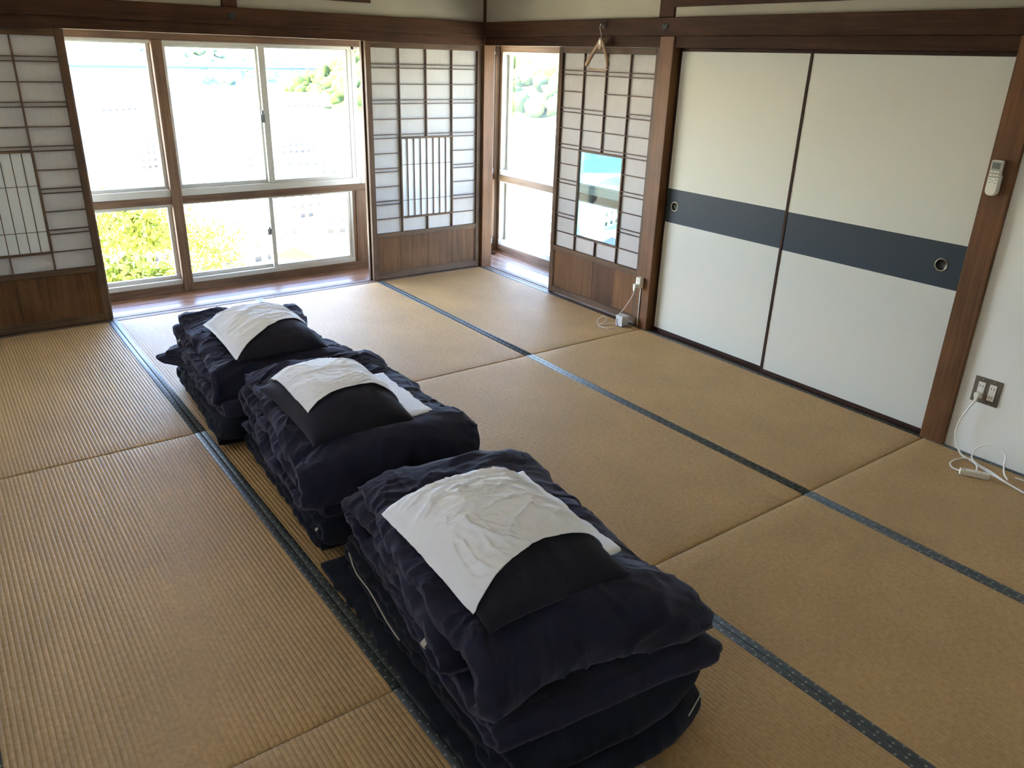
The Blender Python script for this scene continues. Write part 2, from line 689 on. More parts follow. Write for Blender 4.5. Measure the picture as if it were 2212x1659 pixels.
def border_mesh(l):
    bw = 0.0275
    s = [(-bw / 2, -0.055), (-bw / 2, -0.004), (-bw / 2 + 0.0012, 0.0004), (-bw / 2 + 0.004, 0.0013), (0, 0.0015), (bw / 2 - 0.003, 0.0012), (bw / 2, -0.0006), (bw / 2, -0.006)]
    ys = [-l / 2 - 0.0005, -l / 2 + 0.003, l / 2 - 0.003, l / 2 + 0.0005]
    V = []
    for j, y in enumerate(ys):
        for x, z in s:
            V.append((x, y, z - (0.0035 if j in (0, 3) else 0)))
    nu = len(s)
    F = [(j * nu + i, j * nu + i + 1, (j + 1) * nu + i + 1, (j + 1) * nu + i) for j in range(3) for i in range(nu - 1)]
    F += [tuple(range(nu - 1, -1, -1)), tuple(3 * nu + i for i in range(nu))]
    me = bpy.data.meshes.new('border')
    me.from_pydata(V, [], F)
    me.update()
    me.materials.append(M['heri'])
    me.polygons.foreach_set('use_smooth', [True] * (len(F) - 2) + [False] * 2)
    return me


_mm = mat_mesh(TW - 0.001, TL - 0.003)
_bmh = border_mesh(TL - 0.003)
for j in range(4):
    for i in range(3):
        o = bpy.data.objects.new('tatami_mat', _mm)
        COL.objects.link(o)
        o.parent = floor
        dz = random.uniform(-0.0008, 0.0008)
        o.location = (-(j + 0.5) * TW, -(i + 0.5) * TL, dz)
        for s in (-1, 1):
            h = bpy.data.objects.new('border', _bmh)
            COL.objects.link(h)
            h.parent = o
            h.location = (s * (TW / 2 - 0.0142), 0, 0)
            if s > 0:
                h.rotation_euler = (0, 0, PI)

# engawa boards, lapped alternately where the two runs meet
ys = [0.112, 0.208, 0.303, 0.398, 0.500]
for k in range(4):
    y0, y1 = ys[k], ys[k + 1] - 0.003
    xe = 0.112 + (k + 0.5) * 0.097
    xe += 0.02 if k % 2 else -0.02
    box('floorboard', -3.9, xe, y0, y1, -0.03, -0.006 + random.uniform(-0.0006, 0.0006), W_ENG[0], floor, 0.0012)
    box('floorboard', ys[k], ys[k + 1] - 0.003, -1.95, ys[k] + (0.05 if k % 2 else 0.02), -0.0302, -0.0062 + random.uniform(-0.0006, 0.0006), W_ENG[1], floor, 0.0012)

# thresholds with their two sliding grooves
for ax in (0, 1):
    t = empty('trim_1' if ax == 0 else 'trim_2')
    tag(t, kind='structure')
    for (a0, a1, z) in ((0.002, 0.0205, -0.001), (0.0205, 0.0245, -0.004), (0.0245, 0.047, -0.001), (0.047, 0.057, -0.006), (0.057, 0.0605, -0.001), (0.0605, 0.0645, -0.004), (0.0645, 0.087, -0.001), (0.087, 0.109, -0.001)):
        if ax == 0:
            box('threshold_strip', -3.9, -0.008, a0, a1, -0.05, z, W_SASH[0], t, 0.0006)
        else:
            box('threshold_strip', a0, a1, -1.834, -0.010 if a1 < 0.095 else 0.11, -0.05, z, W_SASH[1], t, 0.0006)
t = empty('trim_3')
tag(t, kind='structure')
for (a0, a1, z) in ((0.002, 0.018, -0.001), (0.018, 0.0215, -0.004), (0.0215, 0.040, -0.001), (0.040, 0.0435, -0.004), (0.0435, 0.066, -0.001), (0.066, 0.11, -0.001)):
    box('threshold_strip', a0, a1, -3.80, -1.946, -0.05, z, W_DARK[1], t, 0.0006)
box('threshold_strip', -3.92, -3.824, -5.8, 0.0, -0.05, 0.0, W_DARK[1], t)

# posts
p = box('trim_4', -0.008, 0.090, -0.008, 0.11, -0.05, KZ1 + 0.03, W_POST[2], None, 0.003); tag(p, kind='structure')
p = box('trim_5', -0.014, 0.11, -1.945, -1.835, -0.05, KZ0 + 0.06, W_POST[2], None, 0.003); tag(p, kind='structure')
p = box('trim_6', -0.022, 0.10, -3.915, -3.802, -0.05, KZ1, W_POST[2], None, 0.003); tag(p, kind='structure')
p = box('trim_7', -3.93, -3.83, -0.02, 0.11, -0.05, KZ0, W_POST[2], None, 0.003); tag(p, kind='structure')

# head tracks and long beams
for nm, a in (('trim_8', (-3.93, -0.009, -0.002, 0.11, KZ0, KZ1)), ('trim_10', (-0.004, 0.11, -1.836, -0.009, KZ0, KZ1)), ('trim_12', (-0.004, 0.11, -3.803, -1.944, KZ0, KZ1))):
    tag(box(nm, *a, W_BEAM, None, 0.002), kind='structure')
tag(box('trim_9', -3.93, -0.024, -0.026, -0.001, KZ1, NZ1, W_BEAM, None, 0.003), kind='structure')
tag(box('trim_11', -0.026, -0.001, -5.9, 0.0, KZ1, NZ1, W_BEAM, None, 0.003), kind='structure')
# upper posts and rails
for nm, a in (('trim_13', (-1.962, -1.866, -0.012, 0.09, NZ1, 2.5)), ('trim_14', (-0.012, 0.09, -1.921, -1.806, NZ1, 2.5)),
              ('trim_15', (-0.017, 0.02, -0.017, 0.02, NZ1, 2.5)), ('trim_16', (-1.87, -0.952, -0.014, 0.04, 1.948, 2.0)),
              ('trim_17', (-3.9, -1.96, -0.014, 0.04, 1.948, 2.0)), ('trim_18', (-0.014, 0.04, -3.83, -1.92, 1.925, 1.985)),
              ('trim_20', (-0.014, 0.09, -3.90, -3.81, NZ1, 2.5))):
    tag(box(nm, *a, W_BEAM, None, 0.002), kind='structure')

# walls
def wall(name, *a, mat='plaster'):
    return tag(box(name, *a, M[mat], None, 0), kind='structure')

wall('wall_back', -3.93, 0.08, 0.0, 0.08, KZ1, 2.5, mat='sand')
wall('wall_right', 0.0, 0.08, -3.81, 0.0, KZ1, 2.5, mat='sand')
wall('wall_right_end', 0.0, 0.10, YF, -3.905, -0.05, 2.5)
wall('wall_left', XL - 0.1, XL, YF, 0.7, -0.05, 0.38)
wall('wall_left', XL - 0.1, XL, YF, 0.7, 1.76, 2.5)
wall('wall_left', XL - 0.1, XL, YF, -5.2, 0.38, 1.76)
wall('wall_left', XL - 0.1, XL, -0.9, 0.7, 0.38, 1.76)
w = tag(empty('window_8'), kind='structure')  # window added out of view to bring extra daylight into the room
for y0 in (-5.2, -4.14, -3.07, -2.0, -0.96):
    box('mullion', XL - 0.09, XL - 0.01, y0, y0 + 0.06, 0.38, 1.76, W_SASH, w)
for y0 in (-5.14, -4.08, -3.01, -1.94):
    box('glass_pane', XL - 0.062, XL - 0.058, y0, y0 + 1.0, 0.38, 1.76, M['glass'], w, 0)
    box('paper', XL - 0.032, XL - 0.0315, y0, y0 + 1.0, 0.38, 1.76, M['fill_paper'], w, 0)
tag(box('added_eave', -5.5, XL - 0.1, -6.2, 0.6, 2.12, 2.18, W_SASH[1], None, 0), kind='structure')  # eave added to keep direct sun out of the added left window
wall('wall_front', XL - 0.1, 0.75, YF - 0.1, YF, -0.05, 2.5)
c = empty('ceiling')
tag(c, kind='structure')
for k in range(14):
    box('ceiling_board', XL - 0.1 + k * 0.3, XL - 0.1 + (k + 1) * 0.3 - 0.004, YF - 0.1, 0.1, 2.5, 2.53, W_CEIL, c, 0)
# closet behind the sliding doors, verandah shell
wall('wall_closet', 0.118, 0.15, -3.9, -1.86, -0.05, 1.8)
tag(box('trim_21', XL, 0.75, 0.11, 0.70, 1.80, 1.83, W_SASH[0], None, 0), kind='structure')
tag(box('trim_22', 0.11, 0.75, -1.98, 0.11, 1.80, 1.83, W_SASH[1], None, 0), kind='structure')
wall('wall_verandah', 0.11, 0.72, -2.0, -1.955, -0.05, 1.83)

# ---- outer windows
def bar_box(name, plane, a0, a1, z0, z1, d0, d1, mat, parent, b=0.0015):
    """a box whose long coordinate a runs along the wall; plane 'A' = wall along x, 'B' = wall along y"""
    if plane == 'A':
        return box(name, a0, a1, d0, d1, z0, z1, mat, parent, b)
    return box(name, d0, d1, a0, a1, z0, z1, mat, parent, b)


def sash(parent, plane, a0, a1, z0, z1, gd, st=(0.03, 0.03), rl=(0.03, 0.03), dep=0.028, mat=None):
    mat = mat or M['alu']
    d0, d1 = gd - dep / 2, gd + dep / 2
    bar_box('sash_stile', plane, a0, a0 + st[0], z0, z1, d0, d1, mat, parent)
    bar_box('sash_stile', plane, a1 - st[1], a1, z0, z1, d0, d1, mat, parent)
    bar_box('sash_rail', plane, a0 + st[0], a1 - st[1], z0, z0 + rl[0], d0, d1, mat, parent)
    bar_box('sash_rail', plane, a0 + st[0], a1 - st[1], z1 - rl[1], z1, d0, d1, mat, parent)
    bar_box('glass_pane', plane, a0 + st[0], a1 - st[1], z0 + rl[0], z1 - rl[1], gd - 0.002, gd + 0.002, M['glass'], parent, 0)


def win(name):
    return tag(empty(name), kind='structure')


D0, D1 = 0.475, 0.60     # depth of the wooden window frame
# timber frame of the window wall
fr = win('trim_23')
bar_box('lintel', 'A', -3.9, 0.44, 1.675, 1.80, 0.47, D1, W_SASH, fr)
bar_box('window_sill', 'A', -3.9, 0.44, -0.05, 0.052, 0.468, D1, W_SASH, fr)
bar_box('transom', 'A', -3.9, -2.292, 0.624, 0.674, 0.472, D1, W_SASH, fr)
bar_box('transom', 'A', -2.222, 0.44, 0.624, 0.674, 0.472, D1, W_SASH, fr)
bar_box('mullion', 'A', -2.292, -2.222, 0.0, 1.677, 0.462, D1, W_SASH, fr, 0.003)
bar_box('mullion', 'A', -0.925, -0.905, 0.052, 0.624, 0.478, D1, W_SASH, fr)
bar_box('mullion_board', 'A', -0.905, -0.812, 0.052, 0.624, 0.470, D1, W_SASH, fr)
bar_box('mullion', 'A', -3.78, -3.71, 0.0, 1.677, 0.462, D1, W_SASH, fr, 0.003)
fr = win('trim_24')
bar_box('lintel', 'B', -1.95, 0.44, 1.675, 1.80, 0.47, D1, W_SASH, fr)
bar_box('window_sill', 'B', -1.95, 0.44, -0.05, 0.052, 0.468, D1, W_SASH, fr)
bar_box('transom', 'B', -1.95, 0.44, 0.620, 0.672, 0.470, D1, W_SASH, fr)
box('corner_post', 0.485, 0.60, 0.50, 0.60, -0.05, 1.8, W_SASH[2], fr, 0.003)
box('corner_post', 0.445, 0.484, 0.47, 0.60, -0.05, 1.8, W_SASH[2], fr, 0.003)
box('corner_post', 0.485, 0.60, 0.438, 0.499, -0.05, 1.8, W_SASH[2], fr, 0.003)

# upper and lower aluminium windows, wall A
w = win('window_1')
bar_box('outer_frame', 'A', -3.70, -2.293, 1.655, 1.675, 0.482, 0.57, M['alu'], w)
bar_box('outer_frame', 'A', -3.70, -2.293, 0.674, 0.722, 0.478, 0.57, M['alu'], w)
sash(w, 'A', -3.70, -3.0, 0.722, 1.655, 0.505, (0.03, 0.03), (0.02, 0.012))
sash(w, 'A', -3.02, -2.293, 0.722, 1.655, 0.535, (0.03, 0.022), (0.02, 0.006))
w = win('window_2')
bar_box('outer_frame', 'A', -3.70, -2.293, 0.602, 0.624, 0.482, 0.57, M['alu'], w)
bar_box('outer_frame', 'A', -3.70, -2.293, 0.052, 0.085, 0.478, 0.57, M['alu'], w)
sash(w, 'A', -3.70, -3.0, 0.085, 0.602, 0.505, (0.03, 0.03), (0.025, 0.008))
sash(w, 'A', -3.02, -2.293, 0.085, 0.602, 0.535, (0.03, 0.026), (0.025, 0.004))
w = win('window_3')
bar_box('outer_frame', 'A', -2.221, -0.86, 1.655, 1.675, 0.482, 0.57, M['alu'], w)
bar_box('outer_frame', 'A', -2.221, -0.86, 0.674, 0.722, 0.478, 0.57, M['alu'], w)
bar_box('outer_frame', 'A', -0.914, -0.885, 0.722, 1.655, 0.482, 0.57, M['alu'], w)
bar_box('outer_frame', 'A', -0.883, -0.846, 0.674, 1.675, 0.482, 0.57, M['alu'], w)
sash(w, 'A', -2.221, -1.565, 0.722, 1.655, 0.535, (0.026, 0.034), (0.024, 0.020))
sash(w, 'A', -1.585, -0.914, 0.722, 1.655, 0.503, (0.046, 0.010), (0.022, 0.008))
g = bar_box('crescent_lock', 'A', -1.607, -1.577, 1.15, 1.205, 0.484, 0.492, M['alu_dark'], w)
bar_box('lock_lever', 'A', -1.600, -1.588, 1.165, 1.235, 0.476, 0.484, M['alu_dark'], g)
w = win('window_4')
bar_box('outer_frame', 'A', -2.221, -0.926, 0.614, 0.624, 0.482, 0.57, M['alu'], w)
bar_box('outer_frame', 'A', -2.221, -0.926, 0.052, 0.085, 0.478, 0.57, M['alu'], w)
bar_box('outer_frame', 'A', -0.948, -0.926, 0.085, 0.614, 0.482, 0.57, M['alu'], w)
sash(w, 'A', -2.221, -1.575, 0.085, 0.614, 0.535, (0.012, 0.03), (0.024, 0.004))
sash(w, 'A', -1.604, -0.948, 0.085, 0.614, 0.503, (0.032, 0.022), (0.020, 0.004))
g = bar_box('crescent_lock', 'A', -1.632, -1.602, 0.340, 0.385, 0.484, 0.492, M['alu_dark'], w)
bar_box('lock_lever', 'A', -1.625, -1.612, 0.355, 0.40, 0.476, 0.484, M['alu_dark'], g)
w = win('window_5')
bar_box('outer_frame', 'A', -0.845, 0.44, 1.655, 1.675, 0.482, 0.57, M['alu'], w)
bar_box('outer_frame', 'A', -0.845, 0.44, 0.674, 0.722, 0.478, 0.57, M['alu'], w)
sash(w, 'A', -0.845, -0.19, 0.722, 1.655, 0.535, (0.004, 0.03), (0.02, 0.006))
sash(w, 'A', -0.21, 0.44, 0.722, 1.655, 0.503, (0.03, 0.03), (0.02, 0.006))
bar_box('outer_frame', 'A', -0.811, 0.44, 0.052, 0.105, 0.478, 0.57, M['alu'], w)
sash(w, 'A', -0.811, 0.44, 0.105, 0.624, 0.535, (0.004, 0.03), (0.02, 0.006))
# wall B windows
w = win('window_6')
bar_box('outer_frame', 'B', -1.95, 0.437, 1.655, 1.675, 0.482, 0.57, M['alu'], w)
bar_box('outer_frame', 'B', -1.95, 0.437, 0.672, 0.722, 0.476, 0.57, M['alu'], w)
bar_box('outer_frame', 'B', 0.405, 0.437, 0.722, 1.655, 0.482, 0.57, M['alu'], w)
sash(w, 'B', -0.60, 0.405, 0.722, 1.655, 0.535, (0.03, 0.034), (0.02, 0.008))
sash(w, 'B', -1.95, -0.57, 0.722, 1.655, 0.503, (0.03, 0.045), (0.02, 0.008))
w = win('window_7')
bar_box('outer_frame', 'B', -1.95, 0.437, 0.608, 0.620, 0.482, 0.57, M['alu'], w)
bar_box('outer_frame', 'B', -1.95, 0.437, 0.052, 0.100, 0.476, 0.57, M['alu'], w)
bar_box('outer_frame', 'B', 0.405, 0.437, 0.100, 0.608, 0.482, 0.57, M['alu'], w)
sash(w, 'B', -0.60, 0.405, 0.100, 0.608, 0.535, (0.03, 0.034), (0.012, 0.004))
sash(w, 'B', -1.95, -0.57, 0.100, 0.608, 0.503, (0.03, 0.045), (0.012, 0.004))

# outer wall above the windows, unseen eaves (the first deepened to block sun)
tag(box('wall_outer', -4.1, 0.75, 0.60, 0.72, 1.676, 2.5, M['plaster'], None, 0), kind='structure')
tag(box('wall_outer', 0.62, 0.75, -2.1, 0.60, 1.676, 2.5, M['plaster'], None, 0), kind='structure')
tag(box('trim_25', -5.0, 1.7, 0.60, 2.1, 2.12, 2.18, W_SASH[0], None, 0), kind='structure')
tag(box('trim_26', 0.62, 1.7, -6.0, 0.60, 2.12, 2.18, W_SASH[1], None, 0), kind='structure')

# ---- shoji screens
H_, G_ = 0.1075, 0.0255
TZ = 1.672


def shoji(name, plane, a0, a1, d0, inset='frosted', broken=False, inset_side=True, detail=True):
    """sliding paper screen, edges a0..a1 along the wall, front face at depth d0, 30 mm thick"""
    t = tag(empty(name), kind='structure')
    D = 0.030
    sw = 0.040
    def bb(nm, u0, u1, z0, z1, f0, f1, mat, par=t, b=0.0015):
        return bar_box(nm, plane, u0, u1, z0, z1, d0 + f0, d0 + f1, mat, par, b)
    bb('stile', a0, a0 + sw, 0.0, KZ0 - 0.001, 0, D, W_SHOJI)
    bb('stile', a1 - sw, a1, 0.0, KZ0 - 0.001, 0, D, W_SHOJI)
    bb('rail', a0 + sw, a1 - sw, TZ, KZ0 - 0.001, 0, D, W_SHOJI)
    bb('rail', a0 + sw, a1 - sw, 0.330, 0.362, 0, D, W_SHOJI)
    bb('rail', a0 + sw, a1 - sw, 0.006, 0.048, 0, D, W_SHOJI)
    p0, p1 = a0 + sw, a1 - sw
    cw = (p1 - p0) / 4
    # bottom boards
    nb = 4
    mats = [W_PANEL, W_PANEL, W_PANEL_D, W_PANEL_L] if plane == 'B' else [W_PANEL] * 4
    for k in range(nb):
        u0, u1 = p0 + k * cw, p0 + (k + 1) * cw
        mt = mats[::-1][k] if plane == 'B' else mats[k]
        bb('lower_board', u0 + 0.0004, u1 - 0.0004, 0.048, 0.330, 0.009 + 0.0004 * (k % 2), 0.017, mt[2], t, 0.0008)
    for (u0, u1, z0, z1) in ((p0, p0 + 0.008, 0.048, 0.33), (p1 - 0.008, p1, 0.048, 0.33), (p0, p1, 0.048, 0.055), (p0, p1, 0.323, 0.33)):
        bb('panel_bead', u0, u1, z0, z1, 0.004, 0.010, W_SHOJI, t, 0.001)
    if not detail:
        bb('paper', p0, p1, 0.362, TZ, 0.020, 0.0205, M['paper'], t, 0)
        return t
    # inset window
    i0, i1 = p0 + cw, p0 + 3 * cw
    iz1, iz0 = TZ - 5 * H_ - 3 * G_, TZ - 10 * H_ - 5 * G_
    fw = 0.014
    f = bb('inset_frame', i0 - fw / 2, i0 + fw / 2, iz0 - fw / 2, iz1 + fw / 2, 0.004, 0.024, W_SHOJI)
    bb('inset_stile', i1 - fw / 2, i1 + fw / 2, iz0 - fw / 2, iz1 + fw / 2, 0.004, 0.024, W_SHOJI)
    bb('inset_rail', i0 + fw / 2, i1 - fw / 2, iz1 - fw / 2, iz1 + fw / 2, 0.004, 0.024, W_SHOJI)
    bb('inset_rail', i0 + fw / 2, i1 - fw / 2, iz0 - fw / 2, iz0 + fw / 2, 0.004, 0.024, W_SHOJI)
    if inset == 'frosted':
        for k in range(1, 8):
            u = i0 + (i1 - i0) * k / 8
            bb('inset_bar', u - 0.0022, u + 0.0022, iz0 + fw / 2, iz1 - fw / 2, 0.008, 0.015, W_KUMI, t, 0.0005)
        for fz in (0.33, 0.78):
            z = iz1 + (iz0 - iz1) * fz
            bb('inset_bar', i0 + fw / 2, i1 - fw / 2, z - 0.0018, z + 0.0018, 0.0065, 0.0085, W_KUMI, t, 0.0004)
        bb('inset_paper', i0 + fw / 2, i1 - fw / 2, iz0 + fw / 2, iz1 - fw / 2, 0.0165, 0.017, M['frosted'], t, 0)
    else:
        bb('inset_glass', i0 + fw / 2, i1 - fw / 2, iz0 + fw / 2, iz1 - fw / 2, 0.0155, 0.018, M['inset_glass'], t, 0)
    # muntins
    vb, hb = 0.0045, 0.0028
    for k in (1, 2, 3):
        u = p0 + k * cw
        if k == 2:
            bb('muntin', u - vb, u + vb, iz1 + fw / 2, TZ, 0.006, 0.0195, W_KUMI, t, 0.0008)
            bb('muntin', u - vb, u + vb, 0.362, iz0 - fw / 2, 0.006, 0.0195, W_KUMI, t, 0.0008)
        else:
            bb('muntin', u - vb, u + vb, iz1 + fw / 2, TZ, 0.006, 0.0195, W_KUMI, t, 0.0008)
            bb('muntin', u - vb, u + vb, 0.362, iz0 - fw / 2, 0.006, 0.0195, W_KUMI, t, 0.0008)
    zs = []
    z = TZ
    zl = []
    for k in range(1, 11):
        z = TZ - k * H_ - (k // 2) * G_ if k % 2 == 0 else TZ - k * H_ - ((k - 1) // 2) * G_
        zl.append(z)
        if k % 2 == 1:
            zl.append(z - G_)
    for n, z in enumerate(zl):
        segs = [(p0, p1)]
        if iz0 - 0.005 < z < iz1 - 0.005:
            segs = [(p0, i0 - fw / 2), (i1 + fw / 2, p1)]
        if broken and n == 2:      # a short bar is missing in one column
            segs = [(p0, p0 + 2 * cw), (p0 + 3 * cw, p1)]
        if broken and n == 3:
            segs = [(p0, p0 + cw), (p0 + 2 * cw, p1)]
        for s0, s1 in segs:
            bb('muntin', s0, s1, z - hb, z + hb, 0.005, 0.0188, W_KUMI, t, 0.0006)
    # paper, cut round the inset
    mb = MB()
    for (u0, u1, z0, z1) in ((p0, p1, iz1, TZ), (p0, p1, 0.362, iz0), (p0, i0, iz0, iz1), (i1, p1, iz0, iz1)):
        if plane == 'A':
            mb.box(u0, u1, d0 + 0.0205, d0 + 0.0209, z0, z1, 0)
        else:
            mb.box(d0 + 0.0205, d0 + 0.0209, u0, u1, z0, z1, 0)
    mb.build('paper', M['paper'], t)
    return t


shoji('door_1', 'A', -3.826, -2.857, 0.020)
shoji('door_2', 'A', -3.812, -2.845, 0.062, detail=False)
shoji('door_3', 'A', -0.991, -0.010, 0.020)
shoji('door_4', 'A', -1.002, -0.022, 0.062, detail=False)
shoji('door_5', 'B', -1.820, -0.872, 0.020, inset='glass', broken=True)


# ---- fusuma doors
def fusuma(name, y0, y1, x0, pull_y, wear=False):
    t = tag(empty(name), kind='structure')
    s = 0.016
    th = 0.020
    box('stile', x0, x0 + th, y0, y0 + s, 0.0, KZ0 - 0.001, W_DARK[2], t)
    box('stile', x0, x0 + th, y1 - s, y1, 0.0, KZ0 - 0.001, W_DARK[2], t)
    box('rail', x0, x0 + th, y0 + s, y1 - s, KZ0 - 0.018, KZ0 - 0.001, W_DARK[1], t)
    box('rail', x0, x0 + th, y0 + s, y1 - s, 0.0, 0.020, W_DARK[1], t)
    box('upper_face', x0 + 0.004, x0 + th - 0.002, y0 + s, y1 - s, 0.918, KZ0 - 0.018, M['fusuma'], t, 0)
    box('lower_face', x0 + 0.004, x0 + th - 0.002, y0 + s, y1 - s, 0.020, 0.713, M['fusuma'], t, 0)
    zc, r = 0.815, 0.026
    # navy band with a round hole for the pull
    n = 32
    V, F = [], []
    for d in (x0 + 0.0034, x0 + th - 0.002):
        for i in range(n):
            a = 2 * PI * i / n
            V.append((d, pull_y + r * math.cos(a), zc + r * math.sin(a)))
        for i in range(n):
            a = 2 * PI * i / n
            cy, cz = math.cos(a), math.sin(a)
            k = 0.1 / max(abs(cy), abs(cz))
            yy = min(max(pull_y + k * cy, y0 + s), y1 - s)
            V.append((d, yy, min(max(zc + k * cz, 0.713), 0.918)))
    for i in range(n):
        j = (i + 1) % n
        F.append((i, j, n + j, n + i))
        F.append((i, 2 * n + i, 2 * n + j, j))
    mb = MB()
    mb.v, mb.f = V, F
    ylo = max(pull_y - 0.1, y0 + s)
    yhi = min(pull_y + 0.1, y1 - s)
    for (a, b) in ((y0 + s, ylo), (yhi, y1 - s)):
        if b - a > 0.001:
            mb.box(x0 + 0.0034, x0 + th - 0.002, a, b, 0.713, 0.918, 0)
    mb.box(x0 + 0.0034, x0 + th - 0.002, ylo, yhi, 0.713, 0.7151, 0)
    mb.box(x0 + 0.0034, x0 + th - 0.002, ylo, yhi, 0.9149, 0.918, 0)
    mb.build('band', M['band'], t)
    # pull: ring and dished cup
    V, F = [], []
    prof = [(0.030, x0 + 0.0032), (0.0295, x0 + 0.0012), (0.027, x0 + 0.0004), (0.0245, x0 + 0.0012), (0.0235, x0 + 0.0034)]
    for rr, d in prof:
        for i in range(n):
            a = 2 * PI * i / n
            V.append((d, pull_y + rr * math.cos(a), zc + rr * math.sin(a)))
    for k in range(len(prof) - 1):
        for i in range(n):
            j = (i + 1) % n
            F.append((k * n + i, k * n + j, (k + 1) * n + j, (k + 1) * n + i))
    me = bpy.data.meshes.new('door_pull')
    me.from_pydata(V, [], F)
    ring = link('door_pull', me, M['pull_metal'], t, True)
    V, F = [], []
    prof = [(0.0236, x0 + 0.003), (0.022, x0 + 0.010), (0.019, x0 + 0.0125), (0.0005, x0 + 0.0125)]
    for rr, d in prof:
        for i in range(n):
            a = 2 * PI * i / n
            V.append((d, pull_y + rr * math.cos(a), zc + rr * math.sin(a)))
    for k in range(len(prof) - 1):
        for i in range(n):
            j = (i + 1) % n
            F.append((k * n + i, k * n + j, (k + 1) * n + j, (k + 1) * n + i))
    me = bpy.data.meshes.new('pull_cup')
    me.from_pydata(V, [], F)
    link('pull_cup', me, M['pull_dark'], ring, True)
    return t


fusuma('door_6', -2.855, -1.946, 0.044, -2.030)
fusuma('door_7', -3.801, -2.830, 0.021, -3.690)

# ================================================================== FUTON STACKS
def fold_path(layers, ds=0.0065):
    """layers: list of (y_far, y_near, z) top to bottom, walked far->near, near->far ... joined by round folds"""
    pts = []
    n = len(layers)
    for i, (yf, yn, z) in enumerate(layers):
        a, b = (yf, yn) if i % 2 == 0 else (yn, yf)
        if i > 0:
            zc = (layers[i - 1][2] + z) / 2
            r = (layers[i - 1][2] - z) / 2
            prev = pts[-1][0]
            sgn = -1 if i % 2 == 1 else 1
            for k in range(1, 10):
                an = PI * k / 10
                y = prev + (a - prev) * k / 10 + sgn * abs(r) * math.sin(an) * 1.05
                pts.append((y, zc + r * math.cos(an)))
        m = max(2, int(abs(b - a) / 0.03))
        for k in range(m + 1):
            pts.append((a + (b - a) * k / m, z))
    P = np.array(pts)
    d = np.hypot(*np.diff(P, axis=0).T)
    keep = np.concatenate([[True], d > 1e-6])
    P = P[keep]
    s = np.concatenate([[0], np.cumsum(np.hypot(*np.diff(P, axis=0).T))])
    n = int(s[-1] / ds)
    S = np.linspace(0, s[-1], n)
    y, z = np.interp(S, s, P[:, 0]), np.interp(S, s, P[:, 1])
    for _ in range(3):
        y[1:-1] = (y[:-2] + 2 * y[1:-1] + y[2:]) / 4
        z[1:-1] = (z[:-2] + 2 * z[1:-1] + z[2:]) / 4
    return S, y, z


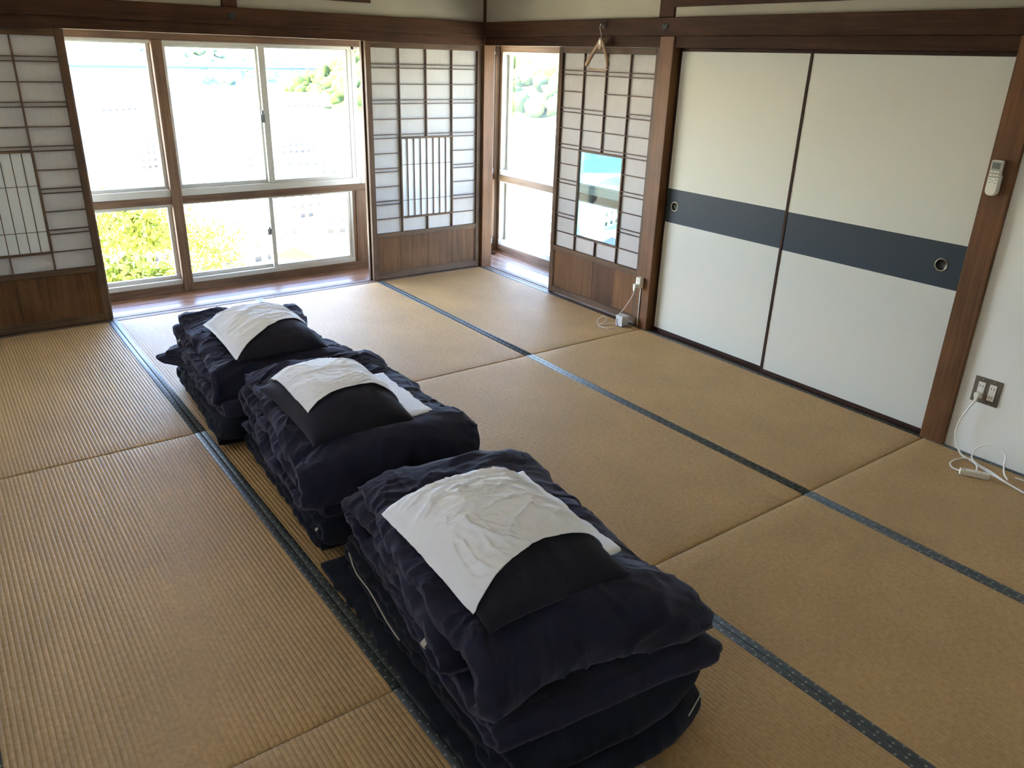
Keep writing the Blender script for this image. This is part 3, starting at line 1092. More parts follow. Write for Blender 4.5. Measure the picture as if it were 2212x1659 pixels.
def quilt(name, mat, layers, T, W, seed, cx, cy, rot, hemvar=0.03, puck=0.006, wr=0.006, edge_pow=5, hem=0.008,
          sag=None, pulls=(), droop=0.0, nu=88, parent=None, skewx=0.0, rdroop=0.0, taper=0.05, left=None, right=None, base=0.0):
    S, py, pz = fold_path(layers)
    n = len(S)
    ty, tz = np.gradient(py), np.gradient(pz)
    L = np.hypot(ty, tz) + 1e-9
    ny, nz = -tz / L, ty / L      # normal
    flip = -1.0                  # walking towards -y, upward normal needs flipping
    ny, nz = ny * flip, nz * flip
    k = np.linspace(-1, 1, nu)
    u1 = np.sin(k * PI / 2)
    U = np.concatenate([u1, u1[::-1][1:-1]])
    side = np.concatenate([np.ones(nu), -np.ones(nu - 2)])
    f = np.power(np.clip(1 - np.abs(U) ** edge_pow, 0, 1), 0.5)
    Tt = T * np.sqrt(np.clip(np.minimum(S, S[-1] - S) / taper, 0.02, 1))
    Z0 = np.zeros(n)
    el = hemvar * fbm(S * 2.2, Z0, Z0, seed + 1, 3)
    er = hemvar * fbm(S * 2.2, Z0 + 9, Z0, seed + 2, 3)
    if left is not None:
        el = el + np.interp(np.arange(n) / (n - 1) * len(layers), np.arange(len(left)), left)
    if right is not None:
        er = er + np.interp(np.arange(n) / (n - 1) * len(layers), np.arange(len(right)), right)
    xl, xr = -W / 2 - el, W / 2 + er
    uu, ss = np.meshgrid(U, S)
    sd = side[None, :]
    X = xl[:, None] + (xr - xl)[:, None] * (uu + 1) / 2
    half = (hem / 2 * (np.abs(uu) < 0.999) + (Tt[:, None] / 2) * f[None, :])
    # wrinkles
    dl = np.abs(X - xl[:, None])
    dr = np.abs(X - xr[:, None])
    de = np.minimum(dl, dr)
    warp = 0.05 * fbm(X * 5, ss * 5, X * 0, seed + 5, 2)
    pk = ridged((ss + warp) * 26 + sd * 3, X * 5, X * 0, seed + 7) * puck * np.exp(-de / 0.055)
    fd = np.exp(-np.minimum(ss, S[-1] - ss) / 0.05)
    big = ridged((ss * 0.8 + X * 0.6) * 6.5 + warp * 22, (X * 0.8 - ss * 0.6) * 2.6, X * 0 + sd * 2, seed + 9)
    big2 = ridged((ss * 0.5 - X * 0.86) * 11 + warp * 20, (X * 0.5 + ss * 0.86) * 3.2, X * 0 + sd * 4, seed + 13)
    sm = fbm(ss * 13, X * 13, X * 0 + sd, seed + 11, 2)
    msk = np.clip(0.5 + fbm(ss * 3, X * 3, X * 0, seed + 21, 2), 0.05, 1)
    w2 = warp * 18
    cr1 = crest((ss * 0.93 + X * 0.36) * 15 + w2, (X * 0.93 - ss * 0.36) * 4.0, X * 0 + sd * 5, seed + 51, 2.2)
    cr2 = crest((ss * 0.45 + X * 0.89) * 22 + w2, (X * 0.45 - ss * 0.89) * 6.0, X * 0 + sd * 6, seed + 52, 2.6)
    cr3 = crest(ss * 42 + w2 * 1.6, X * 9, X * 0 + sd * 7, seed + 53, 2.0) * (0.25 + np.exp(-de / 0.12))
    m2 = np.clip(0.5 + 0.9 * vnoise(ss * 5, X * 5, X * 0, seed + 60), 0, 1)
    disp = wr * (0.75 * big * msk + 0.35 * big2 * (1 - msk * 0.7) + 1.35 * cr1 * m2 + 1.1 * cr2 * (1 - m2) + 0.7 * cr3 + 0.2 * sm) * np.clip(de / 0.03, 0.2, 1)
    h = (half + disp * 0.9 + pk) * sd
    h = np.where(sd > 0, np.maximum(h, -half * 0.3), np.minimum(h, half * 0.3))
    mid = (wr / 0.006) * (0.006 * fbm(X * 6, ss * 6, X * 0, seed + 15, 2) * np.clip(de / 0.03, 0, 1) + 0.010 * fbm(ss * 9, X * 2, X * 0, seed + 16, 2) * np.exp(-de / 0.04))
    Y = py[:, None] + ny[:, None] * (h + mid)
    Z = pz[:, None] + nz[:, None] * (h + mid)
    # in-plane puckering of the hem
    X = X + np.sign(uu) * 0.006 * vnoise(ss * 30, X * 0, X * 0, seed + 30) * np.exp(-de / 0.03)
    ztop = max(l[2] for l in layers)
    # droop towards the sides
    Z = Z - droop * np.abs(uu) ** 3.0 * np.clip((Z - base) / max(ztop - base, .01), 0, 1.3)
    Z = Z - rdroop * np.clip(uu, 0, 1) ** 2.5 * np.clip((Z - base) / max(ztop - base, .01), 0, 1.3)
    if sag is not None:
        sx, sy, rx, ry, dz = sag
        Z = Z - dz * np.exp(-((X - sx) / rx) ** 4 - ((Y - sy) / ry) ** 4) * np.clip((Z - base) / max(ztop - base, .01), 0, 1)
    Z = np.maximum(Z, 0.003)
    c, s_ = math.cos(rot), math.sin(rot)
    XX = cx + X * c - Y * s_
    YY = cy + X * s_ + Y * c
    V = np.stack([XX, YY, Z], -1)
    for (ctr, rad, dv) in pulls:
        d2 = ((V - np.array(ctr)) ** 2).sum(-1)
        V = V + np.exp(-d2 / rad ** 2)[..., None] * np.array(dv)
    V[..., 2] = np.maximum(V[..., 2], 0.002)
    return grid_mesh(name, V.reshape(-1, 3), len(U), n, mat, parent, closed_u=True, caps=True)


def pillow_z(u, v, T, e=2.6):
    return T * np.power(np.clip((1 - np.abs(u) ** e) * (1 - np.abs(v) ** e), 0, 1), 0.62)


def pillow_detail(px, py, u, v, seed):
    ed = np.clip(np.minimum(1 - np.abs(u), 1 - np.abs(v)), 0, 1)
    wr = 0.004 * ridged(px * 14 + 0.3 * fbm(px * 6, py * 6, px * 0, seed, 2), py * 5, px * 0, seed + 3) * np.clip(ed * 6, 0, 1) * np.exp(-ed * 2)
    wr2 = 0.003 * fbm(px * 10, py * 10, px * 0, seed + 5, 3) * np.clip(ed * 8, 0, 1)
    low = 0.006 * fbm(px * 4, py * 4, px * 0, seed + 8, 2) - 0.006 * (np.abs(u) ** 6 + np.abs(v) ** 6)
    return wr, wr2, low


def pillow(name, cx, cy, zr, w, l, T, rot, seed, mat, tilt=(0, 0)):
    nu = 70
    k = np.linspace(-1, 1, nu)
    a = np.sin(k * PI / 2) * 0.5 + k * 0.5
    u, v = np.meshgrid(a, a)
    out = []
    res = []
    for sd in (1, -1):
        # corners reach out, sides pull in a little
        px = u * w / 2 * (1 - 0.05 * (1 - v ** 2) * np.abs(u) ** 3) * (1 + 0.02 * (u * v) ** 2)
        py = v * l / 2 * (1 - 0.04 * (1 - u ** 2) * np.abs(v) ** 3)
        t = pillow_z(u, v, T * (0.72 if sd > 0 else 0.34))
        wr, wr2, low = pillow_detail(px, py, u, v, seed)
        z = sd * (t + wr + wr2 + 0.002) + low + tilt[0] * px + tilt[1] * py
        res.append(np.stack([px, py, z], -1))
    V = np.concatenate([r.reshape(-1, 3) for r in res])
    N = nu * nu
    c, s_ = math.cos(rot), math.sin(rot)
    VV = np.stack([cx + V[:, 0] * c - V[:, 1] * s_, cy + V[:, 0] * s_ + V[:, 1] * c, zr + V[:, 2]], -1)
    F = []
    for j in range(nu - 1):
        for i in range(nu - 1):
            p = j * nu + i
            F.append((p, p + 1, p + nu + 1, p + nu))
            F.append((N + p, N + p + nu, N + p + nu + 1, N + p + 1))
    rim = [i for i in range(nu)] + [j * nu + nu - 1 for j in range(1, nu)] + [(nu - 1) * nu + i for i in range(nu - 2, -1, -1)] + [j * nu for j in range(nu - 2, 0, -1)]
    for i in range(len(rim)):
        a_, b_ = rim[i], rim[(i + 1) % len(rim)]
        F.append((a_, N + a_, N + b_, b_))
    me = bpy.data.meshes.new(name)
    me.from_pydata(VV.tolist(), [], F)
    me.update()
    return link(name, me, mat, None, True)


def drape(name, cx, cy, zr, w, l, T, rot, seed, pseed, corners, mat, off=0.005, tilt=(0, 0), bulge=0.0, th=0.0016, hang=0.05, crs=1.0):
    """a cloth lying over the pillow; corners in pillow (u, v): far-left, far-right, near-right, near-left"""
    nu, nv = 110, 110
    a, b = np.meshgrid(np.linspace(0, 1, nu), np.linspace(0, 1, nv))
    FL, FR, NR, NL = [np.array(c_) for c_ in corners]
    uv = (FL[None, None] * ((1 - a) * (1 - b))[..., None] + FR * (a * (1 - b))[..., None] + NR * (a * b)[..., None] + NL * ((1 - a) * b)[..., None])
    u, v = uv[..., 0], uv[..., 1]
    v = v + bulge * np.sin(a * PI) * b ** 2
    u = u + 0.012 * fbm(b * 2.2, a * 0, a * 0, seed + 40, 2) * (np.abs(a - 0.5) * 2) ** 4
    v = v + 0.014 * fbm(a * 2.2, a * 0, a * 0, seed + 41, 2) * (np.abs(b - 0.5) * 2) ** 4
    cu, cv = np.clip(u, -1, 1), np.clip(v, -1, 1)
    px = u * w / 2
    py = v * l / 2
    over = np.hypot(u - cu, v - cv)
    t = pillow_z(cu, cv, T * 0.72)
    lift = 0.0
    # wrinkles: long creases running across plus fine crow's feet near the left edge
    wp = 0.25 * fbm(px * 4, py * 4, px * 0, seed + 2, 2)
    wq = wp * 2.2
    r1 = crest((py * 0.93 + px * 0.36) * 20 + wq * 2, (px * 0.93 - py * 0.36) * 5, px * 0, seed + 3, 2.4)
    r2 = crest((py * 0.98 - px * 0.2) * 38 + wq * 3, (px * 0.98 + py * 0.2) * 8, px * 0, seed + 7, 2.2)
    r3 = crest((px * 0.8 + py * 0.6) * 30 + wq * 3, (py * 0.8 - px * 0.6) * 9, px * 0, seed + 8, 2.4) * np.exp(-a / 0.25)
    r5 = crest((py * 0.9 + px * 0.44) * 60 + wq * 5, (px * 0.9 - py * 0.44) * 14, px * 0, seed + 11, 2.0)
    r4 = fbm(px * 16, py * 16, px * 0, seed + 9, 2)
    msk = np.clip(0.5 + 0.8 * vnoise(px * 7, py * 7, px * 0, seed + 12), 0, 1)
    edf = 0.25 + 0.75 * np.clip(np.minimum(np.minimum(a, 1 - a), np.minimum(b, 1 - b)) / 0.10, 0, 1)
    z = t + off + crs * edf * (0.0060 * r1 * msk + 0.0050 * r2 * (1 - 0.5 * msk) + 0.006 * r3 + 0.0020 * r5 + 0.0015 * r4) + 0.0045
    z = z - over * hang * 1.6
    wr, wr2, low = pillow_detail(cu * w / 2, cv * l / 2, cu, cv, pseed)
    z = z + np.maximum(wr, 0) + wr2 + low + tilt[0] * px + tilt[1] * py
    c, s_ = math.cos(rot), math.sin(rot)
    def W3(zz):
        return np.stack([cx + px * c - py * s_, cy + px * s_ + py * c, zr + zz], -1).reshape(-1, 3)
    V = np.concatenate([W3(z), W3(z - th)])
    N = nu * nv
    F = []
    for j in range(nv - 1):
        for i in range(nu - 1):
            p = j * nu + i
            F.append((p, p + nu, p + nu + 1, p + 1))
            F.append((N + p, N + p + 1, N + p + nu + 1, N + p + nu))
    rim = [i for i in range(nu)] + [j * nu + nu - 1 for j in range(1, nv)] + [(nv - 1) * nu + i for i in range(nu - 2, -1, -1)] + [j * nu for j in range(nv - 2, 0, -1)]
    for i in range(len(rim)):
        a_, b_ = rim[i], rim[(i + 1) % len(rim)]
        F.append((a_, b_, N + b_, N + a_))
    me = bpy.data.meshes.new(name)
    me.from_pydata(V.tolist(), [], F)
    me.update()
    return link(name, me, mat, None, True)


def care_tag(p, d, parent, w=0.018, h=0.028):
    p, d = Vector(p), Vector(d).normalized()
    up = Vector((0, 0, -1))
    s = Vector((-0.25, 0, 0))
    V, F = [], []
    for i in range(5):
        t = i / 4
        q = p + up * h * t * 0.8 + Vector((-1, 0, 0)) * h * (0.7 * math.sin(t * PI * .8))
        V += [tuple(q), tuple(q + d * w)]
    for i in range(4):
        F.append((2 * i, 2 * i + 1, 2 * i + 3, 2 * i + 2))
    n = len(V)
    V += [(a - 0.001, b, c) for a, b, c in V]
    F += [tuple(n + i for i in f[::-1]) for f in F]
    me = bpy.data.meshes.new('care_tag')
    me.from_pydata(V, [], F)
    return link('care_tag', me, M['zip_white'], parent, True)


G_M = 'folded mattresses under the three futon stacks'
G_D = 'folded duvets on the three futon stacks'
G_P = 'navy pillows on the three futon stacks'
G_C = 'white pillow covers on the three futon stacks'
R = math.radians

# ---- stack nearest the camera
c3 = (-2.505, -3.80)
o = quilt('floor_pad', M['navy_deep'], [(0.58, -0.60, 0.020)], 0.026, 0.60, 301, c3[0] - 0.045, c3[1], R(-4), hemvar=0.012, puck=0.002, wr=0.001, hem=0.012, edge_pow=14, left=[0.02, 0.0], right=[0.0, -0.16])
tag(o, 'thin quilted navy pad flat on the tatami under the nearest futon stack', 'mattress', G_M)
o = quilt('folded_mattress', M['navy_deep'], [(0.47, -0.555, 0.170), (0.47, -0.57, 0.130), (0.47, -0.575, 0.090), (0.47, -0.60, 0.052)], 0.037, 0.63, 311, c3[0], c3[1], R(-5), hemvar=0.012, puck=0.003, wr=0.003, edge_pow=8, base=0.03,
          pulls=(((-2.20, -4.43, 0.10), 0.16, (-0.01, 0.075, 0.0)),))
tag(o, 'dark navy mattress folded in three at the base of the nearest futon stack', 'mattress', G_M)
tube('piping', [(-2.823, -3.42, 0.195), (-2.838, -3.50, 0.175), (-2.842, -3.60, 0.170), (-2.852, -3.72, 0.150), (-2.855, -3.80, 0.140)], 0.0022, M['zip_white'], o)
tube('piping', [(-2.36, -4.418, 0.098), (-2.31, -4.400, 0.102), (-2.27, -4.385, 0.106)], 0.0018, M['zip_white'], o)
tube('piping', [(-2.60, -4.452, 0.072), (-2.55, -4.452, 0.078)], 0.0016, M['zip_white'], o)
o = quilt('folded_blanket', M['navy'], [(0.46, -0.52, 0.222), (0.46, -0.52, 0.190)], 0.030, 0.63, 321, c3[0], c3[1], R(-7), hemvar=0.014, puck=0.004, wr=0.003, edge_pow=8, base=0.16,
          pulls=(((-2.22, -4.33, 0.2), 0.07, (0.075, -0.045, -0.01)), ((-2.86, -4.18, 0.19), 0.08, (0.0, -0.04, -0.02))))
tag(o, 'thin navy quilt with a pointed corner sticking out, under the nearest duvet', 'blanket')
o = quilt('folded_duvet', M['navy'], [(0.42, -0.365, 0.392), (0.40, -0.375, 0.250), (0.42, -0.33, 0.322)], 0.074, 0.62, 331, c3[0], c3[1] - 0.01, R(-9), hemvar=0.022, puck=0.010, wr=0.011, edge_pow=5,
          sag=(-0.05, 0.0, 0.24, 0.36, 0.022), droop=0.012, rdroop=0.05, base=0.20, nu=112, left=[0.015, 0.0, 0.02, 0.035],
          pulls=(((-2.84, -4.17, 0.33), 0.13, (0.0, -0.035, -0.045)), ((-2.27, -4.30, 0.38), 0.14, (0.05, -0.03, -0.035))))
tag(o, 'puffy navy duvet folded in three on top of the nearest futon stack', 'duvet', G_D)
care_tag((-2.868, -3.995, 0.285), (0, 1, 0.1), o)
P3 = dict(cx=-2.605, cy=-3.91, zr=0.442, w=0.41, l=0.59, T=0.150, rot=R(-3))
tag(pillow('pillow', seed=41, mat=M['pillow_navy'], **P3), 'large navy pillow lying on the nearest futon stack', 'pillow', G_P)
tag(drape('pillow_cover', seed=51, pseed=41, corners=[(-1.06, 0.93), (0.97, 1.0), (1.02, -0.66), (-1.04, -0.80)], mat=M['white_cotton'], bulge=0.10, crs=2.1, **P3),
    'creased white cloth spread over the pillow nearest the camera', 'cloth', G_C)


def folded_cloth(name, x0, x1, y0, y1, z0, rot, seed, n=3, th=0.007):
    t = None
    cx, cy = (x0 + x1) / 2, (y0 + y1) / 2
    lay = [((y1 - y0) / 2 - 0.004 * k, -(y1 - y0) / 2 + 0.003 * k, z0 + th * (n - k - 0.5)) for k in range(n)]
    return quilt(name, M['white_cotton'], lay, th, x1 - x0, seed, cx, cy, rot, hemvar=0.005, puck=0.002, wr=0.0015, edge_pow=10, hem=0.002, nu=30, taper=0.01)


o = folded_cloth('folded_sheet', -2.60, -2.345, -4.12, -3.64, 0.418, R(-3), 61)
tag(o, 'neatly folded white sheet peeking out right of the nearest pillow', 'sheet', 'folded white sheets beside the pillows')

# ---- middle stack
c2 = (-2.485, -2.72)
o = quilt('folded_mattress', M['navy_deep'], [(0.44, -0.44, 0.135), (0.44, -0.46, 0.087), (0.44, -0.44, 0.040)], 0.047, 0.61, 211, c2[0] + 0.005, c2[1], R(-3), hemvar=0.006, puck=0.001, wr=0.0015, edge_pow=9)
tag(o, 'dark navy mattress folded in three at the base of the middle futon stack', 'mattress', G_M)
care_tag((-2.80, -3.12, 0.11), (0, 1, 0.1), o, 0.012, 0.012)
o = quilt('folded_blanket', M['navy'], [(0.44, -0.42, 0.205), (0.43, -0.43, 0.172)], 0.034, 0.62, 221, c2[0], c2[1], R(-4), hemvar=0.025, puck=0.006, wr=0.005, edge_pow=6, base=0.14)
tag(o, 'crumpled navy quilt layer beneath the middle duvet', 'blanket')
o = quilt('folded_duvet', M['navy'], [(0.43, -0.350, 0.375), (0.42, -0.365, 0.232), (0.43, -0.32, 0.304)], 0.076, 0.63, 231, c2[0] + 0.01, c2[1], R(-5), hemvar=0.022, puck=0.011, wr=0.012, edge_pow=4.5,
          sag=(-0.04, -0.03, 0.22, 0.33, 0.032), droop=0.02, rdroop=0.03, base=0.19, nu=112, left=[-0.01, 0.0, 0.02, 0.03],
          pulls=(((-2.20, -3.08, 0.37), 0.13, (0.03, -0.03, 0.03)), ((-2.80, -3.02, 0.32), 0.13, (0.0, -0.02, -0.05)), ((-2.24, -2.30, 0.38), 0.1, (0.0, 0.0, 0.02))))
tag(o, 'rumpled navy duvet folded in three on top of the middle futon stack', 'duvet', G_D)
P2 = dict(cx=-2.575, cy=-2.80, zr=0.420, w=0.385, l=0.57, T=0.150, rot=R(-1.5))
tag(pillow('pillow', seed=42, mat=M['pillow_navy'], **P2), 'navy pillow with pointed corners on the middle futon stack', 'pillow', G_P)
tag(drape('pillow_cover', seed=52, pseed=42, corners=[(-0.84, 1.02), (0.98, 0.95), (1.06, -0.55), (-0.86, -0.56)], mat=M['white_cotton'], bulge=0.06, off=0.009, **P2),
    'smooth white cloth laid over the pillow of the middle stack', 'cloth', G_C)
o = folded_cloth('folded_sheet', -2.55, -2.295, -3.05, -2.62, 0.395, R(-2), 62)
tag(o, 'folded white sheet tucked beside the pillow of the middle stack', 'sheet', 'folded white sheets beside the pillows')

# ---- farthest stack
c1 = (-2.495, -1.73)
o = quilt('folded_mattress', M['navy_deep'], [(0.44, -0.44, 0.125), (0.44, -0.46, 0.082), (0.44, -0.44, 0.038)], 0.045, 0.62, 111, c1[0] - 0.01, c1[1] - 0.01, R(-4), hemvar=0.006, puck=0.001, wr=0.0015, edge_pow=9)
tag(o, 'dark navy mattress folded in three at the base of the farthest futon stack', 'mattress', G_M)
care_tag((-2.80, -2.13, 0.07), (0, 1, 0.1), o, 0.012, 0.012)
o = quilt('folded_blanket', M['navy'], [(0.44, -0.44, 0.205), (0.44, -0.43, 0.165)], 0.042, 0.63, 121, c1[0], c1[1], R(-4), hemvar=0.02, puck=0.007, wr=0.005, edge_pow=6, base=0.13,
          pulls=(((-2.84, -1.34, 0.19), 0.08, (-0.15, 0.03, 0.0)),))
tag(o, 'navy quilt with one corner poking out left, under the farthest duvet', 'blanket')
o = quilt('folded_duvet', M['navy'], [(0.46, -0.335, 0.345), (0.41, -0.355, 0.222), (0.42, -0.30, 0.284)], 0.066, 0.61, 131, c1[0], c1[1], R(-5), hemvar=0.03, puck=0.011, wr=0.011, edge_pow=4.5,
          sag=(-0.02, -0.02, 0.24, 0.34, 0.022), droop=0.015, rdroop=0.02, base=0.19, nu=112, left=[-0.03, -0.01, 0.03, 0.02],
          pulls=(((-2.80, -1.28, 0.36), 0.10, (0.0, 0.02, 0.03)), ((-2.25, -2.06, 0.34), 0.12, (0.02, -0.04, 0.0))))
tag(o, 'loosely rolled navy duvet on top of the futon stack nearest the windows', 'duvet', G_D)
care_tag((-2.785, -1.42, 0.285), (0, 1, 0.1), o, 0.016, 0.016)
P1 = dict(cx=-2.50, cy=-1.84, zr=0.395, w=0.40, l=0.58, T=0.140, rot=R(-3))
tag(pillow('pillow', seed=43, mat=M['pillow_navy'], **P1), 'navy pillow on the farthest futon stack, nearest the windows', 'pillow', G_P)
tag(drape('pillow_cover', seed=53, pseed=43, corners=[(-1.06, 1.0), (0.86, 1.02), (0.92, -0.30), (-1.04, -0.96)], mat=M['white_cotton'], bulge=0.05, crs=1.5, **P1),
    'white cloth with soft creases over the farthest pillow', 'cloth', G_C)

# ================================================================== SMALL THINGS
# hanger hook and hanger on the long beam
t = tag(empty('wall_hook', (-0.027, -1.372, 1.84)), 'small black hook screwed to the beam above the paper screen', 'hook')
box('back_plate', -0.004, 0.0, -0.006, 0.006, -0.02, 0.022, M['black_iron'], t, 0.001)
tube('hook', [(-0.004, 0, 0.012), (-0.016, 0, 0.004), (-0.026, 0, -0.004), (-0.034, 0, 0.002), (-0.036, 0, 0.014)], 0.0022, M['black_iron'], t, 6)

t = tag(empty('clothes_hanger', (-0.056, -1.367, 1.60)), 'pale wooden coat hanger with a trouser bar hanging from the beam hook', 'hanger')
hk = tube('hook', [(0, 0.0, 0.165), (0, 0.0, 0.185), (0, 0.010, 0.205), (0, 0.0155, 0.222), (0, 0.009, 0.240), (0, -0.004, 0.2405), (0, -0.012, 0.228), (0, -0.016, 0.214)], 0.0017, M['steel'], t, 8)
# hanging turned to the room: arms spread along the wall and forward
V, F = [], []


def arm(sgn):
    n, seg = 14, 10
    V, F = [], []
    for i in range(n + 1):
        f = i / n
        yy = sgn * (0.003 + 0.112 * f)
        xx = -0.030 * f * f * (1.0 if sgn < 0 else 0.3)
        zz = 0.150 - 0.138 * f - 0.012 * f ** 3
        hh = 0.0135 - 0.001 * f + (0.004 if i == 0 else 0)
        tt = 0.0065 + 0.006 * f ** 1.6
        if i == n:
            hh *= 0.7
            tt *= 0.75
        nx, nz_ = 0.0, 1.0
        dy, dz = sgn * 0.6, 0.8
        for k in range(seg):
            a = 2 * PI * k / seg
            ca, sa = math.cos(a), math.sin(a)
            q = 0.75
            ca, sa = math.copysign(abs(ca) ** q, ca), math.copysign(abs(sa) ** q, sa)
            V.append((xx + ca * tt, yy + sa * hh * dy, zz + sa * hh * dz))
    for i in range(n):
        for k in range(seg):
            F.append((i * seg + k, i * seg + (k + 1) % seg, (i + 1) * seg + (k + 1) % seg, (i + 1) * seg + k))
    F.append(tuple(range(seg)))
    F.append(tuple(n * seg + k for k in range(seg)))
    mb = MB()
    mb.v, mb.f = V, F
    return mb


arm(1).build('arm', W_HANGER[2], t, True)
arm(-1).build('arm', W_HANGER[2], t, True)
prism('neck', [(-0.012, 0.098), (0.012, 0.098), (0.017, 0.118), (0.013, 0.150), (0.006, 0.164), (-0.006, 0.164), (-0.013, 0.150), (-0.017, 0.118)], 0, -0.0092, 0.008, W_HANGER[2], t, 0.003)
box('badge', -0.0105, -0.0090, -0.008, 0.008, 0.125, 0.150, M['white_plastic'], t, 0.0003)
tube('wire', [(0, 0.092, 0.028), (0, 0.094, -0.016)], 0.0010, M['steel'], t, 6, 1)
tube('wire', [(-0.02, -0.098, 0.012), (-0.012, -0.098, -0.016)], 0.0010, M['steel'], t, 6, 1)
tube('trouser_bar', [(0, 0.096, -0.017), (-0.002, 0.04, -0.021), (-0.004, 0.0, -0.022), (-0.008, -0.05, -0.021), (-0.012, -0.10, -0.017)], 0.0052, W_HANGER[1], t, 10)


# heart shaped nail covers
def nail_cover(name, plane, a, z, label):
    t = tag(empty(name, (a, -0.027, z) if plane == 'A' else (-0.027, a, z)), label, 'nail cover')
    out = []
    n = 28
    for i in range(n):
        th = 2 * PI * i / n
        hx = 16 * math.sin(th) ** 3
        hz = 13 * math.cos(th) - 5 * math.cos(2 * th) - 2 * math.cos(3 * th) - math.cos(4 * th)
        out.append((hx * 0.00165, hz * 0.00165))
    ax = 1 if plane == 'A' else 0
    prism('heart_plate', out, ax, 0.0, -0.004, M['black_iron'], t, 0.0012)
    inn = [(u * 0.72, v * 0.72) for u, v in out]
    prism('raised_heart', inn, ax, -0.004, -0.007, M['worn_iron'], t, 0.0012)
    for du, dv in ((-0.009, 0.004), (0.009, 0.004), (0.0, -0.008)):
        prism('rivet', circ(du, dv, 0.0026, 10), ax, -0.0068, -0.0085, M['black_iron'], t)


nail_cover('nail_cover', 'B', -1.877, 1.823, 'dark heart-shaped metal nail cover on the beam above the corner of the white doors')
nail_cover('nail_cover', 'A', -1.915, 1.822, 'dim dark nail cover on the beam over the large windows')

# surface outlet on the post, with plug, cord and box
t = tag(empty('outlet_box', (-0.014, -1.868, 0.275)), 'cream surface-mounted socket box low on the wooden post', 'outlet')
box('housing', -0.030, 0.0, -0.022, 0.022, -0.004, 0.066, M['white_plastic'], t, 0.003)
box('face_plate', -0.0322, -0.030, -0.0185, 0.0185, 0.0, 0.062, M['white_plastic'], t, 0.001)
for dy in (-0.006, 0.006):
    box('slot', -0.0328, -0.0321, dy - 0.001, dy + 0.001, 0.040, 0.049, M['dark_slot'], t, 0)
box('slot', -0.0328, -0.0321, -0.0015, 0.0015, 0.030, 0.034, M['dark_slot'], t, 0)
t = tag(empty('wire_conduit', (-0.018, -1.872, 0.0)), 'thin white cable running down the post below the socket box', 'cable')
tube('conduit', [(0, 0.0, 0.27), (0, 0.001, 0.12), (-0.001, 0.0, 0.004)], 0.0035, M['white_cable'], t, 8)
t = tag(empty('power_cable', (-0.047, -1.862, 0.285)), 'white plug and cord hanging from the socket box down to the grey box', 'cord')
mb = MB()
mb.box(-0.026, 0.0, -0.012, 0.012, -0.004, 0.014, 0.003)
mb.build('plug', M['white_plastic'], t)
prism('plug_grip', [(-0.010, -0.004), (0.010, -0.004), (0.006, -0.034), (-0.004, -0.034)], 0, -0.025, -0.008, M['white_plastic'], t, 0.002)
tube('cord', [(-0.016, 0.001, -0.034), (-0.020, 0.016, -0.075), (-0.026, 0.045, -0.130), (-0.036, 0.073, -0.180), (-0.060, 0.085, -0.213), (-0.073, 0.082, -0.235)], 0.0019, M['white_cable'], t, 8)
tube('cord_tail', [(-0.073, 0.082, -0.235), (-0.0745, 0.076, -0.262), (-0.0745, 0.060, -0.281), (-0.062, 0.035, -0.2825), (-0.045, 0.022, -0.270), (-0.03, 0.01, -0.275), (-0.02, -0.005, -0.280)], 0.0022, M['black_rubber'], t, 8)
t = tag(empty('adapter_box', (-0.085, -1.795, 0.001)), 'small pale grey cube-shaped box on the tatami beside the post', 'box')
box('case', -0.030, 0.030, -0.030, 0.032, 0.0, 0.070, M['grey_box'], t, 0.002)
box('lid', -0.0305, 0.0305, -0.0305, 0.0325, 0.070, 0.0715, M['grey_box'], t, 0.0006)
t = tag(empty('coiled_cable', (-0.15, -1.72, 0.0025)), 'white charging cable lying in loops beside the grey box', 'cable')
tube('cable', [(0.036, -0.045, 0.012), (0.0, -0.025, 0.010), (-0.035, 0.0, 0.003), (-0.060, 0.028, 0.002), (-0.035, 0.050, 0.025), (0.0, 0.035, 0.045), (0.005, 0.012, 0.030), (-0.02, 0.012, 0.010), (-0.055, 0.020, 0.001), (-0.075, 0.0, 0.0), (-0.075, -0.04, 0.0), (-0.060, -0.075, 0.0), (-0.045, -0.088, 0.0)], 0.0018, M['white_cable'], t, 8)
tube('cable_tie', [(-0.050, -0.075, 0.002), (-0.040, -0.092, 0.004)], 0.0032, M['black_rubber'], t, 8, 1)
tube('cable_end', [(-0.066, -0.070, 0.001), (-0.048, -0.086, 0.004), (-0.030, -0.104, 0.006)], 0.0030, M['white_plastic'], t, 8, 1)

# wall outlet plate right of the pillar
t = tag(empty('wall_outlet', (0.0, -4.029, 0.313)), 'grey metal outlet plate with two cream sockets on the white wall', 'outlet')
box('plate', -0.005, 0.0, -0.058, 0.058, -0.060, 0.060, M['plate_metal'], t, 0.0025)
for dy in (0.024, -0.024):
    box('socket', -0.0072, -0.005, dy - 0.0145, dy + 0.0145, -0.038, 0.038, M['white_plastic'], t, 0.0008)
    for dz in (0.020, -0.020):
        for e in (-0.006, 0.006):
            box('slot', -0.0076, -0.0071, dy + e - 0.0013, dy + e + 0.0013, dz - 0.005, dz + 0.005, M['dark_slot'], t, 0)
for dy, dz in ((0.024, 0.052), (-0.024, 0.052), (0.024, -0.052), (-0.024, -0.052)):
    prism('screw', circ(dy, dz, 0.0028, 10), 0, -0.005, -0.0062, M['steel'], t)

